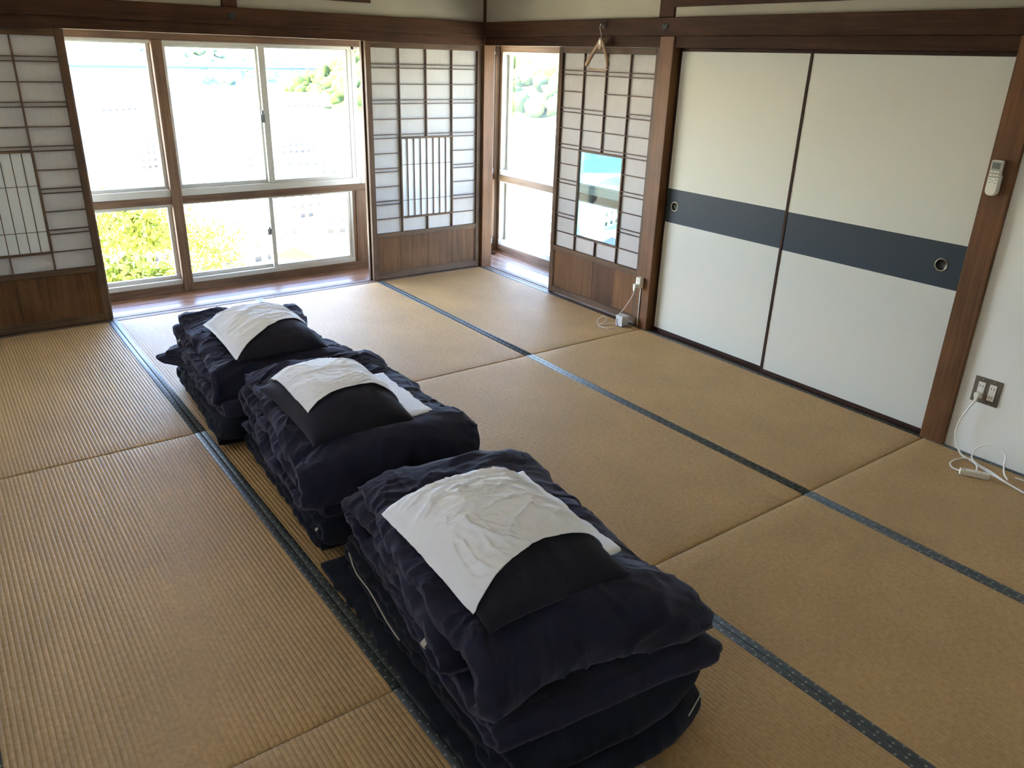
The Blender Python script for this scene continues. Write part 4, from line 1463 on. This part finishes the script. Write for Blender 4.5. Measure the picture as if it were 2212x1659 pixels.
# extension lead
t = tag(empty('power_strip', (-0.215, -4.150, 0.0015)), 'white power strip with two dark ports lying on the tatami', 'power strip')
t.rotation_euler = (0, 0, R(-60.0))
box('body', -0.058, 0.058, -0.012, 0.012, 0.0, 0.026, M['white_plastic'], t, 0.002)
for dx in (-0.050, -0.040):
    box('port', dx - 0.003, dx + 0.003, -0.006, 0.002, 0.0255, 0.0264, M['dark_slot'], t, 0)
for dx in (0.004, 0.026):
    for dy in (-0.004, 0.004):
        box('slot', dx - 0.006, dx + 0.003, dy - 0.0008, dy + 0.0008, 0.0255, 0.0263, M['key_grey'], t, 0)
t = tag(empty('extension_cord', (-0.009, -4.004, 0.293)), 'white extension cord looping from the wall outlet across the floor', 'cord')


def rel(pts, o=(-0.009, -4.004, 0.293)):
    return [(x - o[0], y - o[1], z - o[2]) for x, y, z in pts]


box('plug', -0.026, 0.002, -0.012, 0.012, -0.012, 0.012, M['white_plastic'], t, 0.004)
prism('plug_neck', [(-0.009, 0.002), (0.009, 0.002), (0.005, -0.032), (-0.005, -0.032)], 0, -0.0275, -0.010, M['white_plastic'], t, 0.002)
tube('cord', rel([(-0.028, -4.004, 0.265), (-0.034, -3.985, 0.215), (-0.038, -3.967, 0.150), (-0.040, -3.965, 0.090), (-0.045, -3.985, 0.040), (-0.062, -4.02, 0.010), (-0.075, -4.065, 0.004),
                  (-0.10, -4.12, 0.004), (-0.125, -4.17, 0.004), (-0.15, -4.235, 0.004), (-0.172, -4.30, 0.004), (-0.19, -4.38, 0.004), (-0.21, -4.48, 0.004), (-0.20, -4.56, 0.004)]), 0.0040, M['white_cable'], t, 8)
tube('cord',
     rel([(-0.236, -4.098, 0.012), (-0.225, -4.060, 0.008), (-0.180, -4.030, 0.005), (-0.120, -4.030, 0.005), (-0.085, -4.062, 0.012), (-0.110, -4.110, 0.010), (-0.165, -4.138, 0.006), (-0.188, -4.150, 0.005)]), 0.0034, M['white_cable'], t, 8)
tube('cord', rel([(-0.135, -4.255, 0.006), (-0.105, -4.225, 0.016), (-0.075, -4.205, 0.040), (-0.045, -4.190, 0.070), (-0.030, -4.150, 0.090), (-0.030, -4.105, 0.085), (-0.045, -4.070, 0.055), (-0.075, -4.072, 0.020), (-0.095, -4.115, 0.008), (-0.118, -4.180, 0.007), (-0.150, -4.240, 0.007), (-0.185, -4.320, 0.007), (-0.205, -4.40, 0.007), (-0.215, -4.52, 0.007)]), 0.0034, M['white_cable'], t, 8)
tube('cord', rel([(-0.075, -4.260, 0.004), (-0.07, -4.33, 0.004), (-0.075, -4.42, 0.004), (-0.10, -4.52, 0.004)]), 0.0034, M['white_cable'], t, 8)

# air-conditioner remote in its holder on the pillar
t = tag(empty('remote_control', (-0.024, -3.846, 1.155)), 'white air-conditioner remote control in a holder on the wooden pillar', 'remote')
def rrect(w, h, r, n=6, z0=0.0, rb=None):
    rb = rb or r
    out = []
    for (cxx, czz, a0, rr) in ((w / 2, h, 0, r), (-w / 2, h, PI / 2, r), (-w / 2, 0, PI, rb), (w / 2, 0, 1.5 * PI, rb)):
        sx = -1 if cxx > 0 else 1
        sz = -1 if czz > 0 else 1
        for i in range(n + 1):
            a = a0 + PI / 2 * i / n
            out.append((cxx + sx * rr + rr * math.cos(a), z0 + czz + sz * rr + rr * math.sin(a)))
    return out
prism('holder', rrect(0.050, 0.085, 0.004, rb=0.020), 0, 0.002, -0.018, M['white_plastic'], t, 0.002)
prism('body', rrect(0.044, 0.140, 0.006, z0=0.004, rb=0.018), 0, -0.004, -0.026, M['white_plastic'], t, 0.002)
box('key_field', -0.0266, -0.0258, -0.0195, 0.0195, 0.074, 0.140, M['key_grey'], t, 0.0003)
box('screen', -0.0272, -0.0264, -0.0155, 0.0155, 0.110, 0.134, M['lcd'], t, 0.0003)
for r_ in range(2):
    for k in range(3):
        y = (k - 1) * 0.0125
        z = 0.098 - r_ * 0.014
        box('button', -0.0280, -0.0264, y - 0.0048, y + 0.0048, z - 0.0036, z + 0.0036, M['white_plastic'], t, 0.0006)
for y, z in ((0.012, 0.066), (-0.012, 0.066), (0.012, 0.054), (-0.012, 0.052), (0.0, 0.060)):
    box('button', -0.0268, -0.0258, y - 0.0045, y + 0.0045, z - 0.0018, z + 0.0018, M['key_grey'], t, 0.0003)

# ================================================================== OUTSIDE
def mk_ground(name, stops, scale=0.05, rough=0.9):
    t_ = NT(name)
    v = t_.coords()
    n = t_.noise(v, scale, 6, 0.65)
    t_.base(t_.ramp(n, stops))
    t_.set(Roughness=rough)
    t_.b.inputs['Specular IOR Level'].default_value = 0.1
    return t_.m


M['town'] = mk_ground('town_ground', [(0.3, lin(196, 178, 128)), (0.5, lin(222, 206, 170)), (0.7, lin(176, 166, 110))], 0.06)
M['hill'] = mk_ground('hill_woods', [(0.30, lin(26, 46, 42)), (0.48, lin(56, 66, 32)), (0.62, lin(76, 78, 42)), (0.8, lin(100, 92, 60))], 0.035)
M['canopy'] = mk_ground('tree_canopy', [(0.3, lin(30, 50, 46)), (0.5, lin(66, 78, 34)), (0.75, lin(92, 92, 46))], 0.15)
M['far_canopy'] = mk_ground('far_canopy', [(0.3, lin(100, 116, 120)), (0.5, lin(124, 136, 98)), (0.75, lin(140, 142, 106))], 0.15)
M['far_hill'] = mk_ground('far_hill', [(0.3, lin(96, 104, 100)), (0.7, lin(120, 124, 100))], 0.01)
M['leaf'] = mk_ground('leaf', [(0.3, lin(66, 86, 24)), (0.5, lin(116, 122, 44)), (0.7, lin(146, 142, 78))], 2.2)
M['bark'] = plain('bark', lin(96, 76, 60), 0.9)
M['house_wall'] = plain('house_wall', lin(228, 224, 216), 0.9)
M['house_wall_b'] = plain('house_wall_warm', lin(214, 200, 180), 0.9)
M['roof_grey'] = plain('roof_grey', lin(92, 90, 92), 0.8)
M['roof_blue'] = plain('roof_blue', lin(50, 62, 76), 0.7)
M['roof_orange'] = plain('roof_orange', lin(84, 52, 40), 0.8)
M['roof_pale'] = plain('roof_pale', lin(150, 144, 138), 0.8)
M['dark_window'] = plain('dark_window', lin(46, 48, 52), 0.3)
M['concrete'] = plain('concrete', lin(208, 206, 200), 0.9)
M['bridge_blue'] = plain('bridge_paint', lin(74, 86, 98), 0.6)


def mk_sea():
    t_ = NT('sea_water')
    v = t_.coords((1, 1, 1))
    n = t_.noise(v, 0.35, 4, 0.7)
    n2 = t_.noise(v, 0.006, 3, 0.5)
    t_.base(t_.ramp(n2, [(0.35, lin(66, 92, 94)), (0.65, lin(84, 108, 110))]))
    t_.set(Roughness=0.35)
    t_.bump(n, 0.25, 0.5)
    return t_.m


M['sea'] = mk_sea()
SEA = -50.0
mb = MB()
mb.v = [(-1500, 150, SEA), (2600, 150, SEA), (2600, 4200, SEA), (-1500, 4200, SEA), (100, -1500, SEA), (2600, -1500, SEA)]
mb.f = [(0, 1, 2, 3), (4, 5, 1, 0)]
o = mb.build('sea', M['sea'])
tag(o, 'glittering pale blue sea channel beyond the sunlit town', 'sea', kind='stuff')


def terr(x, y):
    d = np.hypot(x, y)
    z = -4.2 - 47.5 * (1 - np.exp(-d / 105))
    return z


# hillside with the town on it
n_a, n_r = 140, 60
ang = np.linspace(R(-175), R(150), n_a)
rad = np.concatenate([[6.5], np.geomspace(9, 430, n_r - 1)])
A, RR_ = np.meshgrid(ang, rad)
X_, Y_ = RR_ * np.sin(A), RR_ * np.cos(A)
shore = 420 + 40 * np.sin(A * 3)
Z_ = np.where(RR_ > shore, -51.2, terr(X_, Y_)) + np.where(RR_ > 12, 0.8 * vnoise(X_ * .05, Y_ * .05, X_ * 0, 5), 0)
Z_ = np.where(RR_ < 380, np.maximum(Z_, -49.4), Z_)
o = grid_mesh('hillside', np.stack([X_, Y_, Z_], -1).reshape(-1, 3), n_a, n_r, M['town'])
tag(o, kind='structure')


def hill(name, cx, cy, rx, ry, h, mat, seed, rough=0.25, n=60, base=SEA - 1):
    g = np.linspace(-1, 1, n)
    U_, V_ = np.meshgrid(g, g)
    r = np.hypot(U_, V_)
    prof = np.clip(1 - r, 0, 1) ** 0.8
    X = cx + U_ * rx
    Y = cy + V_ * ry
    z = base + h * prof * (1 + rough * fbm(U_ * 3, V_ * 3, U_ * 0, seed, 4)) + 5 * fbm(U_ * 14, V_ * 14, U_ * 0, seed + 3, 2) * (prof > 0.02)
    o = grid_mesh(name, np.stack([X, Y, z], -1).reshape(-1, 3), n, n, mat)
    tag(o, kind='structure')
    return o, (cx, cy, rx, ry, h, base, seed, rough)


def hill_z(hp, x, y):
    cx, cy, rx, ry, h, base, seed, rough = hp
    U_, V_ = np.array((x - cx) / rx), np.array((y - cy) / ry)
    r = np.hypot(U_, V_)
    prof = np.clip(1 - r, 0, 1) ** 0.8
    return base + h * prof * (1 + rough * fbm(U_ * 3, V_ * 3, U_ * 0, seed, 4))


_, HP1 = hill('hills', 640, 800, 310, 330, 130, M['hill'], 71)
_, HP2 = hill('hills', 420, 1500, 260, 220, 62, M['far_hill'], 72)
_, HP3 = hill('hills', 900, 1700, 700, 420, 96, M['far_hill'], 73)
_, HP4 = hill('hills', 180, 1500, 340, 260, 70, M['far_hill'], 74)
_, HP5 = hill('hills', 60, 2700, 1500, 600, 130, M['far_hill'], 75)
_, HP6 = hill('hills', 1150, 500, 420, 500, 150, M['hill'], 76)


def ico(r, sub=1):
    bm = bmesh.new()
    bmesh.ops.create_icosphere(bm, subdivisions=sub, radius=r)
    V = np.array([v.co[:] for v in bm.verts])
    F = [[v.index for v in f.verts] for f in bm.faces]
    bm.free()
    return V, F


def canopy(name, hp, n, seed, label, rr=(9, 18), mat='canopy', front=False):
    rng = np.random.RandomState(seed)
    bv, bf = ico(1.0, 2)
    V, F = [], []
    cx, cy, rx, ry = hp[:4]
    k = 0
    while k < n:
        u, v = rng.uniform(-0.97, 0.97, 2)
        if math.hypot(u, v) > 0.97 or (front and u * 0.6 + v * 0.8 > 0.35):
            continue
        x, y = cx + u * rx, cy + v * ry
        r = rng.uniform(*rr)
        z = float(hill_z(hp, np.array(x), np.array(y)))
        pv = bv * r * rng.uniform(0.8, 1.2, 3)
        pv = pv * (1 + 0.45 * vnoise(bv[:, 0] * 2.6 + k, bv[:, 1] * 2.6, bv[:, 2] * 2.6, seed)[:, None])
        pv = pv + np.array([x, y, z + r * 0.1])
        off = len(V)
        V.extend(pv.tolist())
        F.extend([[a + off for a in f] for f in bf])
        k += 1
    me = bpy.data.meshes.new(name)
    me.from_pydata(V, [], F)
    me.update()
    o = link(name, me, M[mat], None, True)
    tag(o, label, 'trees', kind='stuff')
    return o


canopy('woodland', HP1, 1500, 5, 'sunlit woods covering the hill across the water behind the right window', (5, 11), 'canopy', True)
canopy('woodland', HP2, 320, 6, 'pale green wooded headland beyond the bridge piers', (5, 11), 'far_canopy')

# bridge across the channel
t = tag(empty('bridge', (0, 0, 0)), 'long thin pale blue bridge spanning the channel far away', 'bridge')
BA, BB = Vector((150, 1180, -24)), Vector((760, 1100, -19))
bd = (BB - BA)
bl = bd.length
bd.normalize()
bn = Vector((-bd.y, bd.x, 0)).normalized()


def obox(p0, d, n, L, w, z0, z1):
    v = []
    for z in (z0, z1):
        for a, b in ((0, -w / 2), (L, -w / 2), (L, w / 2), (0, w / 2)):
            q = p0 + d * a + n * b
            v.append((q.x, q.y, q.z + z))
    return v, [(0, 3, 2, 1), (4, 5, 6, 7), (0, 1, 5, 4), (1, 2, 6, 5), (2, 3, 7, 6), (3, 0, 4, 7)]


mb = MB(); mb.v, mb.f = obox(BA, bd, bn, bl, 11, -1.6, 0.6); mb.build('deck', M['bridge_blue'], t)
mb = MB(); mb.v, mb.f = obox(BA, bd, bn, bl, 12, 1.2, 1.8); mb.build('railing', M['bridge_blue'], t)
for k in range(7):
    q = BA + bd * (40 + k * 92)
    q.z = 0
    mb = MB(); mb.v, mb.f = obox(q, bd, bn, 6, 9, SEA - 1, -21.5); mb.build('pier', M['concrete'], t)

# houses
def house(kind, w, d, h, roof, wallm, roofm, nfl=2, nw=3):
    t = empty(kind)
    box('walls', -w / 2, w / 2, -d / 2, d / 2, -3.0, h, wallm, t, 0)
    if roof == 'gable':
        e = 0.6
        rh = d * 0.28
        V = [(-w / 2 - e, -d / 2 - e, h), (w / 2 + e, -d / 2 - e, h), (w / 2 + e, d / 2 + e, h), (-w / 2 - e, d / 2 + e, h), (-w / 2 - e, 0, h + rh), (w / 2 + e, 0, h + rh)]
        F = [(0, 1, 5, 4), (2, 3, 4, 5), (0, 4, 3), (1, 2, 5), (0, 3, 2, 1)]
    elif roof == 'hip':
        e = 0.6
        rh = d * 0.26
        V = [(-w / 2 - e, -d / 2 - e, h), (w / 2 + e, -d / 2 - e, h), (w / 2 + e, d / 2 + e, h), (-w / 2 - e, d / 2 + e, h), (-w / 2 + d * .4, 0, h + rh), (w / 2 - d * .4, 0, h + rh)]
        F = [(0, 1, 5, 4), (2, 3, 4, 5), (0, 4, 3), (1, 2, 5), (0, 3, 2, 1)]
    else:
        V = [(sx * (w / 2 + .2), sy * (d / 2 + .2), z) for z in (h, h + 0.7) for sx, sy in ((-1, -1), (1, -1), (1, 1), (-1, 1))]
        F = [(0, 3, 2, 1), (4, 5, 6, 7), (0, 1, 5, 4), (1, 2, 6, 5), (2, 3, 7, 6), (3, 0, 4, 7)]
    mb = MB(); mb.v, mb.f = V, F
    mb.build('roof', roofm, t)
    for fl in range(nfl):
        for k in range(nw):
            x = (k + 0.5) / nw * w - w / 2
            z = 1.2 + fl * 2.9
            box('window', x - 0.8, x + 0.8, -d / 2 - 0.06, -d / 2 + 0.02, z, z + 1.2, M['dark_window'], t, 0)
    return t


def copy_tree(o):
    c_ = o.copy()
    COL.objects.link(c_)
    for ch in [x for x in o.children]:
        k_ = ch.copy()
        COL.objects.link(k_)
        k_.parent = c_
    return c_


protos = {
    'grey': (house('house', 10, 8, 5.8, 'gable', M['house_wall'], M['roof_grey']), 'pale house with grey gable roof in the overexposed town below'),
    'pale': (house('house', 12, 9, 6.2, 'hip', M['house_wall_b'], M['roof_pale']), 'house with pale hipped roof in the overexposed town below'),
    'flat': (house('apartment_block', 18, 11, 14.5, 'flat', M['house_wall'], M['concrete'], 5, 6), 'white flat-roofed apartment block standing in the town below'),
    'shed': (house('warehouse', 34, 18, 9, 'gable', M['house_wall'], M['roof_blue'], 1, 6), 'pale waterfront warehouse with a blue roof'),
    'orange': (house('house', 10, 8, 5.4, 'gable', M['house_wall'], M['roof_orange']), 'house with an orange tiled roof in the town below'),
}
GRP = {'grey': 'grey-roofed houses of the town', 'pale': 'pale-roofed houses of the town', 'flat': 'white apartment blocks of the town', 'shed': 'warehouses on the waterfront', 'orange': 'orange-roofed houses of the town'}
seen = set()
placed = []
RAD = {'grey': 6.6, 'pale': 7.8, 'flat': 10.8, 'shed': 19.5, 'orange': 6.6}


def put(kind, x, y, rz, az, zoff=None):
    for (a_, b_, r_) in placed:
        if math.hypot(x - a_, y - b_) < r_ + RAD[kind]:
            return
    pr = protos[kind][0]
    o = pr if kind not in seen else copy_tree(pr)
    seen.add(kind)
    z = float(terr(np.array(x), np.array(y))) if zoff is None else zoff
    o.location = (x, y, max(z, SEA + 0.8))
    o.rotation_euler = (0, 0, rz)
    placed.append((x, y, RAD[kind]))
    by_kind.setdefault(kind, []).append((az, o))


by_kind = {}
# laid out by bearing and distance from the room
for az, d, kind, rz in ((11.0, 190, 'grey', .3), (12.4, 240, 'pale', -.2), (14.6, 175, 'grey', .5), (15.6, 220, 'pale', .1), (17.0, 165, 'grey', -.3), (18.4, 184, 'orange', .3), (19.6, 220, 'grey', .4),
                        (20.6, 255, 'flat', .2), (21.4, 158, 'orange', .9), (23.6, 166, 'orange', .2), (23.9, 225, 'grey', -.1), (22.2, 300, 'flat', -.2), (24.6, 270, 'pale', .3), (18.9, 300, 'grey', 0), (16.4, 315, 'flat', .5),
                        (13.4, 330, 'grey', .2), (14.9, 380, 'pale', -.4), (11.6, 300, 'orange', .3), (20.0, 360, 'grey', .3), (21.3, 395, 'flat', .1), (23.4, 380, 'orange', .5), (24.8, 352, 'grey', .2), (17.6, 390, 'pale', 0),
                        (12.2, 395, 'flat', .4), (36.2, 150, 'grey', .6), (37.8, 180, 'orange', .4), (38.9, 140, 'pale', .9), (36.6, 225, 'flat', .5), (38.6, 255, 'grey', .3), (39.8, 215, 'orange', .8), (37.2, 300, 'pale', .5),
                        (39.2, 330, 'grey', .6), (43.3, 160, 'grey', .5), (42.8, 250, 'pale', .4), (43.6, 320, 'grey', .4)):
    a = R(az)
    put(kind, -3.65 + d * math.sin(a), -5.34 + d * math.cos(a), rz, az)
# far shore
for az, d, kind, rz in ((36.2, 640, 'grey', .5), (37.0, 640, 'pale', .7), (38.2, 628, 'shed', .6), (22.0, 830, 'shed', -.1), (24.4, 860, 'shed', .2), (10.5, 760, 'shed', .4)):
    a = R(az)
    put(kind, -3.65 + d * math.sin(a), -5.34 + d * math.cos(a), rz, az, SEA + 1)
ORD = ['leftmost', 'second from the left', 'third from the left', 'fourth from the left', 'fifth from the left', 'sixth from the left', 'seventh from the left', 'eighth from the left', 'ninth from the left',
       'tenth from the left', 'eleventh from the left', 'twelfth from the left', 'thirteenth from the left', 'fourteenth from the left', 'fifteenth from the left', 'sixteenth from the left']
DESC = {'grey': 'pale house with grey roof in the town below, %s of those', 'pale': 'house with pale hipped roof in the town below, %s of those', 'flat': 'white flat-roofed block in the town below, %s of those',
        'shed': 'pale warehouse on the far waterfront, %s of those', 'orange': 'house with orange roof in the town below, %s of those'}
for kind, lst in by_kind.items():
    lst.sort(key=lambda q: q[0])
    for i, (az, o) in enumerate(lst):
        tag(o, DESC[kind] % ORD[min(i, 15)], 'building', GRP[kind])

# quay on the far shore
o = MB().box(330, 560, 860, 1060, SEA - 2, SEA + 0.8, 0).build('quay', M['concrete'])
tag(o, kind='structure')
o = MB().box(350, 470, 462, 640, SEA - 2, SEA + 0.9, 0).build('quay', M['concrete'])
tag(o, kind='structure')


# ---- tree close below the window
def tree(name, x, y, z0, h, crown, seed, label, nleaf=9000, leaf=0.085):
    rng = np.random.RandomState(seed)
    t = tag(empty(name, (x, y, z0)), label, 'tree')
    tube('trunk', [(0, 0, 0), (0.1, 0.05, h * .3), (0.0, 0.1, h * .6), (0.15, 0.0, h * .85)], 0.16, M['bark'], t, 8, 4, lambda f: 1 - 0.7 * f)
    blobs = []
    for k in range(10):
        a = 2 * PI * k / 10 + rng.uniform(-.3, .3)
        r = crown * rng.uniform(0.35, 0.8)
        zz = h * rng.uniform(0.55, 0.98)
        tip = (r * math.cos(a), r * math.sin(a), zz)
        tube('branch', [(0.02, 0.05, h * rng.uniform(.3, .55)), (tip[0] * .5, tip[1] * .5, zz * .8), tip], 0.05, M['bark'], t, 6, 4, lambda f: 1 - 0.8 * f)
        blobs.append((tip, crown * rng.uniform(.28, .5)))
        blobs.append(((tip[0] * .5, tip[1] * .5, zz * 1.02), crown * rng.uniform(.25, .42)))
    V = np.zeros((nleaf * 4, 3))
    for i in range(nleaf):
        c_, r = blobs[rng.randint(len(blobs))]
        d = rng.normal(size=3)
        d /= np.linalg.norm(d)
        p = np.array(c_) + d * r * rng.uniform(0.55, 1.0) * np.array([1, 1, .75])
        a = rng.normal(size=3)
        a /= np.linalg.norm(a)
        b = np.cross(a, d)
        b /= np.linalg.norm(b) + 1e-9
        s = leaf * rng.uniform(.6, 1.3)
        V[4 * i:4 * i + 4] = [p - a * s, p + b * s * .5 + d * s * .1, p + a * s, p - b * s * .5 + d * s * .1]
    F = np.arange(nleaf * 4).reshape(-1, 4)
    me = bpy.data.meshes.new('foliage')
    me.from_pydata(V.tolist(), [], F.tolist())
    me.update()
    f = link('foliage', me, M['leaf'], t)
    f['kind'] = 'stuff'
    return t


for (az, d, zt, h, cr, sd, lb) in ((9.2, 25, -4.3, 7.0, 2.5, 81, 'bright yellow-green tree outside the lower left window, left of its middle'),
                                   (12.6, 34, -6.6, 8.5, 3.1, 82, 'sunlit green tree seen through the right part of the lower left window'),
                                   (10.9, 17.5, -4.2, 5.0, 1.6, 83, 'bushy sunlit tree close below the lower left window')):
    a = R(az)
    tree('tree', -3.65 + d * math.sin(a), -5.34 + d * math.cos(a), zt - h + 1.6, h, cr, sd, lb)
